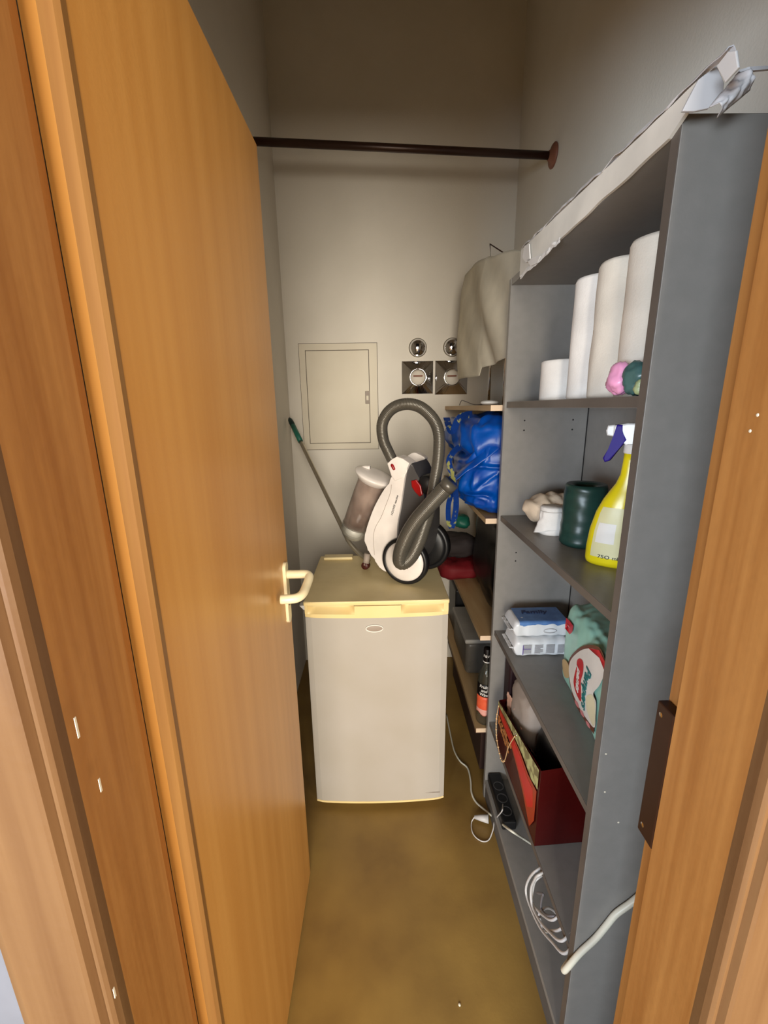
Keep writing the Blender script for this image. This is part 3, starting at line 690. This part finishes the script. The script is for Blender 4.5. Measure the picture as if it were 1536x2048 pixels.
# ================================================================== SHELF 5 : cable coil
zc = SZ['s5']
t = thing('coiled_cable', 'white cable coil hanging out of the lowest compartment, its end crossing the bookcase side', 'cable', (.42, .80, zc))
def P5(px, py, x=.385): return at(px, py, x=x)
loops = [[(1128, 1907), (1105, 1885), (1080, 1855), (1061, 1815), (1052, 1785), (1056, 1762), (1072, 1742)],
         [(1122, 1882), (1098, 1863), (1078, 1840), (1064, 1810), (1062, 1780), (1068, 1762), (1078, 1750)],
         [(1106, 1840), (1088, 1832), (1070, 1815), (1064, 1800), (1066, 1778), (1074, 1758)],
         [(1118, 1860), (1100, 1862), (1088, 1862), (1082, 1845), (1080, 1825)],
         [(1104, 1832), (1090, 1828), (1082, 1815), (1084, 1795), (1086, 1788), (1074, 1786)]]
b = new()
for i, lp in enumerate(loops[:4]):
    pts = [P5(*q, x=.389-.003*(i % 2)+.004*i) for q in lp]
    s0 = pts[0]+Vector((.03, .01, .012)); e0 = pts[-1]+Vector((.04, .01, -.01)); e1 = pts[-1]+Vector((.10, -.04, -.07)); s1 = pts[0]+Vector((.12, .06, -.01))
    for q in (s0, e0, e1, s1): q.z = max(q.z, zc+.006)
    tube(b, catmull([s1, s0]+pts+[e0, e1], 6), .0032, 8)
link('cable_loops', b, CABLEW, t, True)
b = new(); pts = [P5(*q, x=.397) for q in loops[4]]; tube(b, catmull([pts[0]+Vector((.05, 0, 0))]+pts, 6), .0028, 8); link('thin_cable', b, CABLEG, t, True)
b = new(); yy = BY0-.008
pp = [Vector((.430, .675, .30)), Vector((.400, .655, .305)), Vector((.383, .640, .312)), at(1133, 1937, y=yy), at(1160, 1906, y=yy), at(1190, 1878, y=yy), at(1212, 1852, y=yy), at(1232, 1828, y=yy), at(1262, 1806, y=yy), at(1300, 1775, y=yy-.002), at(1340, 1745, y=yy-.004)]
tube(b, catmull(pp, 6), .0062, 12); link('thick_cable', b, CABLE, t, True)
# ================================================================== FRIDGE
fx0, fx1, fy0, fy1, fz = -.261, .233, 1.302, 1.752, .869
fr = thing('fridge', 'small off white under counter fridge with yellowed top trim at the back of the closet', 'fridge', ((fx0+fx1)/2, (fy0+fy1)/2, 0))
b = new(); box(b, (fx0+.004, fy0+.055, .018), (fx1-.004, fy1, .848), .004); link('cabinet', b, FRW, fr)
for sx in (fx0+.05, fx1-.05):
    for sy in (fy0+.09, fy1-.05): b = new(); tube(b, [(sx, sy, 0), (sx, sy, .02)], .016, 16); link('foot', b, BLACK, fr)
b = new(); pts = [(fx0, fy0+.004), (fx0+.03, fy0)]+[(fx0+(fx1-fx0)*k/12, fy0) for k in range(1, 12)]+[(fx1-.03, fy0), (fx1, fy0+.004), (fx1, fy1+.004), (fx0, fy1+.004)]
prism(b, [(x, y, fz-.015) for x, y in pts], (0, 0, .015), .003, 3); link('top_lid', b, FRTOP, fr)
b = new(); box(b, (fx0+.001, fy0-.001, fz-.0135), (fx1-.001, fy0+.006, fz-.0015), .0025); link('front_lip', b, FRCREAM, fr)
b = new(); box(b, (fx0+.02, fy1-.05, fz), (fx1-.35, fy1-.005, fz+.012), .004); link('hinge_cover', b, FRTOP, fr)
def door_front(x):  # gently bowed front
    s = (x-(fx0+fx1)/2)/((fx1-fx0)/2); return fy0+.010-.012*(1-s*s)
def bowed(z0, z1, yb, e=0):
    b = new(); n = 24; xs_ = [fx0+.002+(fx1-fx0-.004)*k/n for k in range(n+1)]
    pts = [(x, door_front(x)+e, z0) for x in xs_]; pts[0] = (pts[0][0], pts[0][1]+.004, z0); pts[-1] = (pts[-1][0], pts[-1][1]+.004, z0)
    pts += [(fx1-.002, yb, z0), (fx0+.002, yb, z0)]; prism(b, pts, (0, 0, z1-z0), .002, 2); return b
fd = link('door', bowed(.034, .808, fy0+.05), FRW, fr)
link('bottom_trim', bowed(.026, .034, fy0+.05, -.001), FRCREAM, fd)
# handle strip with two recessed grips, built as a bar around the recesses
g = [(fx0+.012, fx0+.172), (fx1-.165, fx1-.018)]
tr = link('handle_strip', bowed(.808, .822, fy0+.05, -.001), FRCREAM, fd)
b = new()
for a0, a1 in ((fx0+.002, g[0][0]), (g[0][1], g[1][0]), (g[1][1], fx1-.002)):
    n = 10; xs_ = [a0+(a1-a0)*k/n for k in range(n+1)]
    b = new(); prism(b, [(x, door_front(x)-.001, .822) for x in xs_]+[(a1, fy0+.05, .822), (a0, fy0+.05, .822)], (0, 0, .030)); link('strip_upper', b, FRCREAM, tr)
b = new()
for a0, a1 in g:
    n = 12
    def f(u, v, a0=a0, a1=a1):
        x = a0+(a1-a0)*u; e = min(1, min(u, 1-u)*9); dd = .026*math.sin(min(1, v*1.25)*math.pi/2)*e
        return (x, door_front(x)+dd, .822+.030*v)
    b = new(); grid(b, f, 24, 8); link('grip_recess', b, FRCREAM, tr, True)
b = new(); box(b, (fx0+.004, fy0+.02, .849), (fx1-.004, fy0+.05, .8535)); link('seal_gap', b, HOLE, fr)
bc = at(749, 1256, y=fy0); bz = bc.z
b = new()
tube(b, [(bc.x+.029*math.cos(a), door_front(bc.x)-.002, bz+.0125*math.sin(a)) for a in [2*math.pi*k/40 for k in range(40)]], .0020, 8, closed=True); bd = link('badge_ring', b, WHITE, fd, True)
b = new(); lathe(b, [(0, .002), (.024, .0018), (.028, .0005)], (bc.x, door_front(bc.x)-.0005, bz), (0, -1, 0), 40)
bmesh.ops.scale(b, vec=(1, 1, .44), space=Matrix.Translation((-bc.x, 0, -bz)), verts=b.verts[:]); link('badge', b, TAUPE, fd, True)
b = new(); prism(b, [(fx0-.018, fy0+.02, .846), (fx0+.004, fy0+.02, .848), (fx0+.004, fy0+.02, .826), (fx0-.006, fy0+.02, .832)], (0, .03, 0), .003); link('hinge_bracket', b, WPLAST, fr)
b = new(); box(b, (.14, door_front(.18)-.0015, .062), (.215, door_front(.18)-.0002, .0628)); link('scuff_mark', b, TAUPE, fd)
# ================================================================== POLE
P0 = Vector((-.448, 2.205, 1.452)); P2 = at(697, 1082, y=1.715); P3 = at(738, 1123, z=.878)
t = thing('broom_pole', 'metal broom pole with green grip leaning from the fridge top into the left corner', 'pole', P3)
b = new(); d = (P2-P0).normalized()
tube(b, catmull([P0+d*.16, P0.lerp(P2, .5), P2-d*.05, P2, P2.lerp(P3, .45)+Vector((0, 0, -.008)), P3], 8), .0095, 14); link('pole', b, STEEL, t, True)
b = new(); tube(b, [P0+d*.05, P0+d*.165], .0125, 16); gp = link('grip', b, GREEN, t, True)
b = new(); tube(b, [P0-d*.004, P0+d*.01, P0+d*.03, P0+d*.055], [.006, .0115, .013, .012], 16); link('hanging_tip', b, DGREEN, t, True)
# ================================================================== VACUUM
TH = math.radians(27); NV = Vector((math.sin(TH), math.cos(TH), 0)); AV = Vector((math.cos(TH), -math.sin(TH), 0))
V0 = at(815, 1166, z=.869)
def vp(px, py, n=0):
    d = ray(px, py); o = Vector((0, 0, EYE)); k = ((V0-o).dot(NV)+n)/d.dot(NV); return o+d*k
def vprism(pts, n0, n1, bev=.0, seg=2):
    b = new(); prism(b, [vp(x, y, 0)+NV*n0 for x, y in pts], NV*(n1-n0), bev, seg); return b
vc = thing('vacuum_cleaner', 'white cylinder vacuum cleaner standing upright on its wheels on top of the fridge', 'vacuum cleaner', (V0.x, V0.y, .869))
shell = [(818, 927), (812, 942), (807, 971), (803, 1000), (800, 1020), (796, 1040), (794, 1058), (793, 1085), (786, 1110), (775, 1143), (762, 1137), (753, 1128), (747, 1113), (738, 1105), (737, 1098), (728, 1082), (732, 1062), (738, 1042), (747, 1018), (757, 998), (769, 978), (782, 962), (783, 950), (779, 938), (775, 927), (784, 919), (793, 914), (805, 918)]
sm = [(v.x, v.y) for v in catmull([(p[0], p[1], 0) for p in shell], 3, True)]
sh = link('side_shell', vprism(sm, 0, .040, .004, 2), VWHITE, vc)
link('side_shell', vprism(sm, .155, .19, .004, 2), VWHITE, vc)
b = new(); line = [vp(*q)-NV*.0008 for q in ((783, 969), (781, 985), (772, 1010), (762, 1035), (751, 1055), (747, 1075), (749, 1110))]; tube(b, catmull(line, 8), .0008, 6); link('shell_seam', b, TAUPE, sh)
# printed script on the shell
A = vp(782, 1036, -.001); Bv = vp(797, 985, -.001); dv = (Bv-A).normalized(); uv = dv.cross(NV).normalized()
if uv.dot(AV) > 0: uv = -uv
text('printed_name', 'HOOVER reactive', .011, LBLACK, sh, lambda x, y, d: (A+Bv)/2+dv*x*.95+uv*y-NV*(.0008+d), shear=.2)
body = [(820, 928), (829, 945), (838, 963), (845, 990), (848, 1015), (849, 1045), (848, 1085), (842, 1115), (828, 1135), (800, 1140), (786, 1110), (792, 1080), (793, 1055), (797, 1035), (801, 1010), (805, 985), (808, 960), (813, 940)]
smb = [(v.x, v.y) for v in catmull([(p[0], p[1], 0) for p in body], 3, True)]
bo = link('motor_body', vprism(smb, .012, .165, .006, 2), VGREY, vc)
link('power_pedal', vprism([(821, 962), (831, 960), (840, 972), (844, 990), (838, 994), (829, 985), (822, 974)], .004, .03, .003), RED, vc)
link('nozzle_block', vprism([(775, 927), (784, 919), (794, 913), (806, 917), (819, 926), (813, 941), (805, 956), (790, 962), (783, 951)], -.004, .06, .003, 2), VWHITE, vc)
b = new(); A = vp(783, 928, -.006); Bv = vp(789, 940, -.006); pth = [A.lerp(Bv, k/8) for k in range(9)]; tube(b, pth, [.003, .0048, .0055, .0055, .0055, .0055, .0055, .0048, .003], 14); link('release_button', b, RED, vc, True)
# dust cup
mid = .075
cT = vp(748, 957, mid); cB = vp(712, 1050, mid); ax = (cB-cT).normalized(); Lc = (cB-cT).length
R = .058
b = new(); lathe(b, [(R, 0), (R*.98, Lc*.5), (R*.92, Lc), (R*.90, Lc), (R*.96, Lc*.5), (R*.97, 0)], cT, ax, 44); cup = link('dust_cup', b, SMOKE, vc, True)
b = new(); lathe(b, [(0, 0), (R*.78, 0), (R*.80, Lc*.5), (R*.60, Lc*.8), (R*.55, Lc*.97), (0, Lc*.97)], cT, ax, 32); link('filter', b, DUST, cup, True)
b = new(); lathe(b, [(0, Lc+.004), (R*.93, Lc+.004), (R*.96, Lc), (R*.96, Lc+.012), (R*.9, Lc+.03), (R*.72, Lc+.052), (R*.4, Lc+.062), (0, Lc+.064)], cT, ax, 40); bs = link('cup_base', b, CLEAR, vc, True)
b = new(); lathe(b, [(0, Lc+.008), (R*.55, Lc+.008), (R*.55, Lc+.040), (0, Lc+.044)], cT, ax, 24); link('cup_latch', b, WPLAST, bs, True)
b = new(); lathe(b, [(R*.98, .014), (R*1.04, .012), (R*1.20, .002), (R*1.36, -.008), (R*1.38, -.012), (R*1.34, -.016), (R*1.05, -.021), (R*.5, -.025), (0, -.025)], cT, ax, 48)
lid = link('cup_lid', b, VWHITE, vc, True)
b = new(); q0 = vp(716, 940, mid); q1 = vp(728, 935, mid); tube(b, catmull([q0+Vector((0, 0, -.012)), q0, q1, vp(740, 935, mid)], 5), .007, 10); link('carry_handle', b, VWHITE, lid, True)
b = new(); q = vp(733, 1112, .06); tube(b, [q+Vector((.004, 0, .01)), Vector((q.x-.004, q.y, .888))], .013, 12); ar = link('caster_arm', b, TAUPE, vc, True)
q = Vector((q.x-.004, q.y, 0)); b = new(); lathe(b, [(0, -.012), (.014, -.012), (.016, -.006), (.016, .006), (.014, .012), (0, .012)], (q.x, q.y, .8855), NV, 26); link('caster_wheel', b, DRED, vc, True)
def wheel(c, r, w_, white):
    b = new(); lathe(b, [(r*.84, -.001), (r*.90, -.004), (r*.98, 0), (r, .006), (r, w_-.006), (r*.96, w_), (0, w_)], c, NV, 56); wh = link('wheel', b, BLACK, vc, True)
    b = new(); lathe(b, [(0, -.010), (r*.5, -.009), (r*.76, -.006), (r*.87, .002), (r*.88, .010)], c, NV, 56); link('hub_cap', b, VWHITE if white else BLACK, wh, True)
wc = vp(812, 1120, 0); r = wc.z-.8693
wheel(Vector((wc.x, wc.y, .8693+r))-NV*.018, r, .030, True)
wheel(Vector((wc.x, wc.y, .8693+r*1.14))+NV*.150+AV*.012, r*1.14, .034, False)
# hose
hp_ = [((784, 919), .03), ((776, 902), .02), ((768, 884), .01), ((764, 862), .0), ((766, 843), -.005), ((777, 824), -.008), ((794, 812), -.008), ((816, 808), -.006), ((838, 813), -.002), ((857, 827), .0), ((871, 846), .0), ((878, 870), -.005), ((878, 900), -.01), ((875, 930), -.015), ((870, 960), -.02), ((865, 990), -.025), ((858, 1020), -.03), ((848, 1052), -.04), ((836, 1085), -.05), ((822, 1112), -.058), ((808, 1125), -.066), ((800, 1122), -.076), ((801, 1105), -.084), ((808, 1085), -.088), ((819, 1062), -.090), ((835, 1038), -.092), ((855, 1015), -.092), ((876, 992), -.092), ((900, 967), -.092)]
pth = catmull([vp(q[0], q[1], n-.004) for q, n in hp_], 14)
# even spacing for the ribs
acc = [0]
for p, q in zip(pth, pth[1:]): acc.append(acc[-1]+(q-p).length)
def samp(s):
    lo_, hi_ = 0, len(acc)-1
    while hi_-lo_ > 1:
        m_ = (lo_+hi_)//2
        if acc[m_] <= s: lo_ = m_
        else: hi_ = m_
    return pth[lo_].lerp(pth[hi_], (s-acc[lo_])/max(1e-9, acc[hi_]-acc[lo_]))
T = acc[-1]; step = .0016; N = int(T/step); pts = [samp(T*i/N) for i in range(N+1)]
rad = [(.0198+(.0056*min(1, max(0, (i/N-.50)/.12))))*(1 if i % 3 else .93) for i in range(N+1)]
b = new(); tube(b, pts, rad, 20); hs_ = link('hose', b, HOSE, vc, True)
d = (pts[-1]-pts[-12]).normalized(); b = new(); tube(b, [pts[-1]-d*.02, pts[-1]+d*.006], .0262, 24); link('hose_cuff', b, HOSE, hs_, True)
b = new(); q = vp(856, 968, .04); lathe(b, [(0, -.03), (.028, -.03), (.034, -.02), (.034, .03), (.028, .04), (0, .04)], q, NV, 32); link('brush_mount', b, BLACK, vc, True)
# ================================================================== PINE WALL SHELVES
PZ = [1.503, 1.131, .690, .293]
labs = ['topmost pine wall shelf in the back right corner, holding the covered rack', 'pine wall shelf under the blue bag', 'pine wall shelf under the black sack and red cloth bag', 'lowest pine wall shelf, carrying the glass bottle']
for z_, lb in zip(PZ, labs):
    t = thing('wall_shelf', lb, 'shelf', (.36, 1.37, z_), group='pine shelves in the back right corner')
    b = new(); box(b, (.360, 1.370, z_-.018), (XR, YB-.002, z_)); s = link('board', b, PINE, t)
    b = new(); box(b, (.360, 1.3685, z_-.018), (XR, 1.370, z_)); link('front_edging', b, PINEEND, s)
    for yy in (1.55, 2.1):
        b = new(); box(b, (XR-.012, yy, z_-.05), (XR, yy+.12, z_-.018), .001); link('bracket', b, STEEL, t)
# covered rack on top shelf
t = thing('wire_rack', 'small chrome wire stand under the cream cloth on the topmost pine shelf', 'rack', (.43, 1.7, 1.503))
b = new()
for (x, y) in ((.412, 1.60), (.436, 1.495), (.56, 1.60), (.56, 1.495)):
    b = new(); tube(b, [(x, y, 1.505), (x, y, 1.93)], .0045, 10); link('leg', b, CHROME, t, True)
b = new(); tube(b, [(.412, 1.60, 1.93), (.436, 1.495, 1.93), (.56, 1.495, 1.93), (.56, 1.60, 1.93)], .0045, 10, closed=True)
tube(b, [(.43, 1.6, 1.93), (.43, 1.98, 1.985), (.56, 1.98, 1.985), (.56, 1.6, 1.93)], .004, 10); link('top_frame', b, CHROME, t, True)
tip = at(980, 488, y=1.75); a1 = at(982, 528, y=1.75); a2 = at(1020, 514, y=1.62)
b = new(); tube(b, [a1, tip, a2], .0022, 8); link('wire_hook', b, DARKP, t, True)
b = new(); blob(b, (.402, 1.545, 1.512), (.032, .03, .009), .9, .001, 20, 2, 30, 14); tag(link('white_dish', b, WPLAST, None, True, base=(.402, 1.545, 1.504)), 'small flat white dish at the front of the topmost pine shelf', 'dish')
b = new(); tube(b, catmull([Vector((.40, 1.56, 1.506)), Vector((.372, 1.66, 1.507)), Vector((.363, 1.78, 1.52)), Vector((.37, 1.9, 1.525)), Vector((.38, 2.0, 1.507))], 8), .0018, 6)
tag(link('thin_wire', b, DARKP, None, True, base=(.38, 1.75, 1.505)), 'thin dark wire lying along the left edge of the topmost pine shelf', 'wire')
# cream cloth draped over the rack
def cl(u, v):
    # u: from far (0) to near (1); v: 0 right-back top .. ridge at .3 .. hangs to 1
    far = Vector((.392, 2.02, 2.055)); mid_ = Vector((.395, 1.66, 2.02)); near = Vector((.432, 1.372, 1.935))
    r_ = far.lerp(mid_, u/.5) if u < .5 else mid_.lerp(near, (u-.5)/.5)
    r_.z += .010*math.sin(u*9)
    if v < .3:
        k = 1-v/.3; p = r_+Vector((.20*k, 0, -.02*k+.01*math.sin(k*5+u*4)))
    else:
        k = (v-.3)/.7; bot = 1.622-.012*min(1, u/.5) if u < .52 else 1.61+.028*min(1, (u-.52)/.03)+.02*(u-.55)
        p = Vector((r_.x-.016*math.sin(k*2.2)-.012*k*(1-u), r_.y, r_.z+(bot-r_.z)*k))
        p.x += .005*math.sin(u*10-k*4)*min(1, k*2.5)+.012*noise.noise(Vector((u*4-k*2.5, k*1.2, 0)))
        p.x += .012*math.exp(-((u-.35-k*.35)/.07)**2)*k
    if p.y < 1.40 and p.z < 1.87: p.x = min(p.x, .42)
    return p
b = new(); grid(b, cl, 90, 60, .0012); tag(link('cream_cloth', b, CREAM, None, True, base=(.40, 1.7, 1.62)), 'cream cotton cloth draped over the rack beside the bookcase top', 'cloth')
# ================================================================== BLUE BAG
t = thing('blue_carrier_bag', 'large shiny blue woven carrier bag slumped on the pine shelf beside the hose', 'bag', (.46, 1.6, 1.131))
b = new(); C = Vector((.475, 1.575, 1.131)); Hx, Hy, Hz = .185, .20, .235
def bb(u, v):
    a = 2*math.pi*u; v2 = v
    cz = v2; w_ = 1-.10*(2*cz-1)**2-.10*cz
    rc = .55
    cxx = math.copysign(abs(math.cos(a))**rc, math.cos(a)); syy = math.copysign(abs(math.sin(a))**rc, math.sin(a))
    low = min(1, cz/.12)**.5
    p = Vector((cxx*Hx*w_*(.80+.20*low), syy*Hy*w_*(.8+.2*low), cz*Hz))
    n1 = noise.noise(p*9+Vector((1, 5, 2))); n2 = noise.noise(p*17+Vector((7, 3, 1)))
    fold = .018*(1-abs(n1)*6 if abs(n1) < .166 else 0)+.010*(1-abs(n2)*5 if abs(n2) < .2 else 0); k = .022*n1+.006*n2+fold
    p += Vector((cxx, syy, 0)).normalized()*k
    if p.x < -.05 and cz < .35: p.z += (.35-cz)*.10*(-p.x-.05)/.15
    return C+p
grid(b, bb, 110, 60, cu=True); bl = link('bag_body', b, BLUE, t, True)
b = new()   # folded upper flap lying diagonally across the front
A = at(902, 962, y=1.40); B_ = at(905, 930, y=1.43)
def flap(u, v):
    lo_ = at(900+112*u, 968-78*u, y=1.405-.01*u); hi_ = at(912+104*u, 950-122*u, y=1.50)
    p = lo_.lerp(hi_, v); p += Vector((.0, -.016*math.sin(v*math.pi), .012*math.sin(v*math.pi)))+Vector((1, 1, 1))*.006*noise.noise(Vector((u*5, v*3, 4)))
    return p
grid(b, flap, 40, 14, .001); link('folded_rim', b, BLUE, t, True)
b = new(); blob(b, (.455, 1.60, 1.40), (.170, .19, .070), .6, .022, 9, 12, 90, 50, -.014); link('bag_top_folds', b, BLUE, t, True)
def ribbon(P, w_, nv, m, name, par, thick=.0012):
    P = catmull(P, 8); b = new(); nv = Vector(nv).normalized(); V = []
    for i, p in enumerate(P):
        tt = (P[min(i+1, len(P)-1)]-P[max(i-1, 0)]).normalized(); s = tt.cross(nv).normalized()
        V.append((b.verts.new(p-s*w_/2), b.verts.new(p+s*w_/2)))
    fs = [b.faces.new((V[i][0], V[i][1], V[i+1][1], V[i+1][0])) for i in range(len(V)-1)]
    bmesh.ops.solidify(b, geom=fs, thickness=thick); return link(name, b, m, par, True)
ribbon([at(893, 835, y=1.44), at(897, 850, y=1.40), at(905, 862, y=1.38), at(920, 835, y=1.38), at(945, 828, y=1.42)], .022, (0, -1, 0), STRAP, 'carry_strap', t)
ribbon([at(922, 892, y=1.39), at(908, 903, y=1.375), at(898, 922, y=1.37), at(904, 950, y=1.37), at(911, 985, y=1.365), at(912, 1015, y=1.36), at(908, 1040, y=1.36), at(903, 1056, y=1.362)], .019, (0, -1, 0), STRAP, 'carry_strap', t)
ribbon([at(903, 1056, y=1.363), at(897, 1040, y=1.372), at(897, 1010, y=1.38), at(903, 985, y=1.385), at(905, 960, y=1.39)], .017, (0, -1, 0), STRAP, 'carry_strap', t)
# ================================================================== SHELF 3 back : black sack, red bag, green pouch
b = new(); blob(b, (.545, 1.64, .690+.2025), (.125, .225, .20), .45, .008, 9, 21, 70, 44, .006); tag(link('black_sack', b, BINBLK, None, True, base=(.55, 1.64, .69)), 'big black plastic sack on the pine shelf below the blue bag', 'sack')
b = new(); q = Vector((.355, 1.95, .735)); blob(b, (.385, 1.96, .735), (.105, .115, .044), .6, .008, 14, 31, 50, 30, .004); tag(link('red_cloth_bag', b, MAROONC, None, True, base=(.385, 1.96, .691)), 'dark red cloth bag at the back of the pine shelf behind the fridge', 'bag')
b = new(); blob(b, (.385, 1.99, .835), (.095, .095, .058), .7, .010, 14, 41, 50, 30, .004); tag(link('charcoal_jacket', b, CHARC, None, True, base=(.385, 1.99, .78)), 'rolled charcoal garment lying on the dark red cloth bag', 'garment')
b = new(); blob(b, (.425, 2.10, .925), (.045, .05, .035), .8, .006, 25, 51, 36, 22, .003); tag(link('green_pouch', b, GREEN, None, True, base=(.425, 2.10, .89)), 'small green pouch on top of the charcoal garment in the back corner', 'pouch')
# ================================================================== SHELF 4 : bottle and tub
z = PZ[3]
c = Vector((.402, 1.412, z))
t = thing('glass_bottle', 'empty clear wine bottle with black and orange label on the lowest pine shelf', 'bottle', c)
r = .033
pf = [(0, .004), (.012, .003), (.028, 0), (r, .006), (r, .185), (.031, .205), (.022, .228), (.0155, .245), (.0135, .262), (.0133, .30)]
b = new(); lathe(b, pf+[(.0118, .30), (.0118, .262), (.0140, .245), (.020, .228), (.029, .205), (r-.002, .185), (r-.002, .01), (0, .014)], c, seg=44); gl = link('glass_body', b, GLASS, t, True)
b = new(); lathe(b, [(.0148, .262), (.0152, .264), (.0152, .318), (.0145, .320), (0, .320)], c, seg=36); fo = link('neck_foil', b, LBLACK, t, True)
b = new(); lathe(b, [(.0154, .2645), (.0157, .265), (.0157, .268), (.0154, .2685)], c, seg=36); link('foil_ring', b, WHITE, fo, True)
def cyl_text(rad_, z0_, a0_): return lambda x, y, d: c+Vector(((rad_+d)*math.cos(a0_+x/rad_), (rad_+d)*math.sin(a0_+x/rad_), z0_+y))
A0 = math.radians(258)
def band(z0_, z1_, m, nm, wob=.0, rad_=r+.0006):
    b = new()
    grid(b, lambda u, v: c+Vector((rad_*math.cos(A0-1.35+2.3*u), rad_*math.sin(A0-1.35+2.3*u), z0_+(z1_-z0_)*v+(wob*math.sin(u*9)*(1-v)))), 30, 6, .0003); return link(nm, b, m, gl, True)
band(.128, .182, LBLACK, 'black_label'); band(.050, .128, ORANGE, 'orange_label', .006); band(.052, .072, LPINK, 'salmon_print', .006, r+.0010)
for k, s_ in enumerate(('Fruits', 'and', 'Wine')): text('label_text', s_, .017, WHITE, gl, cyl_text(r+.0012, .172-.017*k, A0-.25), bold=.0004, shear=.15)
text('foil_text', 'F&W', .015, WHITE, fo, cyl_text(.0156, .292, A0-.1))
t = thing('storage_tub', 'grey translucent storage tub with lid at the back of the lowest pine shelf', 'tub', (.47, 1.86, z))
b = new(); box(b, (.385, 1.70, z+.001), (.565, 2.02, z+.165), .022, 4); link('tub_body', b, GREYBOX, t, True)
b = new(); box(b, (.378, 1.693, z+.165), (.572, 2.027, z+.185), .006, 2); link('tub_lid', b, GREYLID, t)
b = new(); box(b, (.40, 2.06, z+.001), (.62, 2.25, z+.26), .01); tag(link('black_box', b, BLACK, None, base=(.5, 2.15, z)), 'black box standing behind the grey storage tub', 'box')
b = new(); prism(b, [(.405, 1.46, .002), (.405, 2.10, .002), (.66, 2.10, .002), (.66, 1.46, .002)], (0, 0, .215), .012, 3)
t = thing('brown_storage_crate', 'dark brown storage crate on the floor under the lowest pine shelf', 'crate', (.5, 1.76, 0)); link('crate_body', b, BOXB, t)
b = new(); box(b, (.372, 1.43, .212), (.672, 2.11, .250), .008, 3); link('crate_lid', b, mat('brown_lid', (86, 56, 46), .5), t)
# ================================================================== FLOOR CABLES, POWER STRIP
t = thing('fridge_power_cord', 'cream power cord running over the floor from the fridge to the bookcase', 'cord', (.33, 1.45, 0))
pts = [at(q[0], q[1], z=.004) for q in ((893, 1430), (900, 1465), (908, 1500), (920, 1522), (935, 1536), (941, 1560), (943, 1585), (952, 1604))]
pts += [at(972, 1622, z=.02), at(998, 1643, z=.045), at(1020, 1660, x=.392), at(1048, 1678, x=.440), Vector((.52, 1.04, .10)), Vector((.60, .98, .095))]
b = new(); tube(b, catmull(pts, 8), .0036, 10); link('cord', b, CABLE, t, True)
t = thing('power_strip', 'black power strip lying at the far end of the lowest bookcase compartment', 'power strip', (.427, 1.23, .087))
b = new(); box(b, (.402, 1.13, .087), (.452, 1.33, .124), .006, 2); link('strip_body', b, BLACK, t)
b = new()
for yy in (1.17, 1.22, 1.27): lathe(b, [(.019, .0), (.019, .0015), (.016, .0015), (.016, 0)], (.427, yy, .124), seg=24)
link('socket_rims', b, VGREY, t)
t = thing('charger_plug', 'white charger plug with a looped thin cable lying on the floor by the bookcase foot', 'plug', (.33, 1.24, 0))
b = new(); q0 = at(949, 1634, z=.018); q1 = at(977, 1638, z=.026); tube(b, [q0, q0.lerp(q1, .5), q1], [.006, .011, .015], 14); link('plug_body', b, CABLEW, t, True)
b = new(); pts = [at(q[0], q[1], z=.004) for q in ((949, 1634), (943, 1645), (944, 1662), (952, 1675), (966, 1683), (978, 1679))]+[at(986, 1660, z=.02), at(990, 1640, z=.045), at(1004, 1622, x=.398), Vector((.42, 1.19, .131))]
pts = [q0]+pts[1:]; tube(b, catmull(pts, 8), .002, 8); link('plug_cable', b, CABLEW, t, True)
b = new(); q = at(919, 2010, z=0); blob(b, (q.x, q.y, .0015), (.0028, .0035, .0015), .9, .0005, 80, 1, 12, 8); tag(link('crumb', b, SPECK, None, True, base=(q.x, q.y, 0)), 'tiny pale crumb on the floor near the doorway', 'crumb')
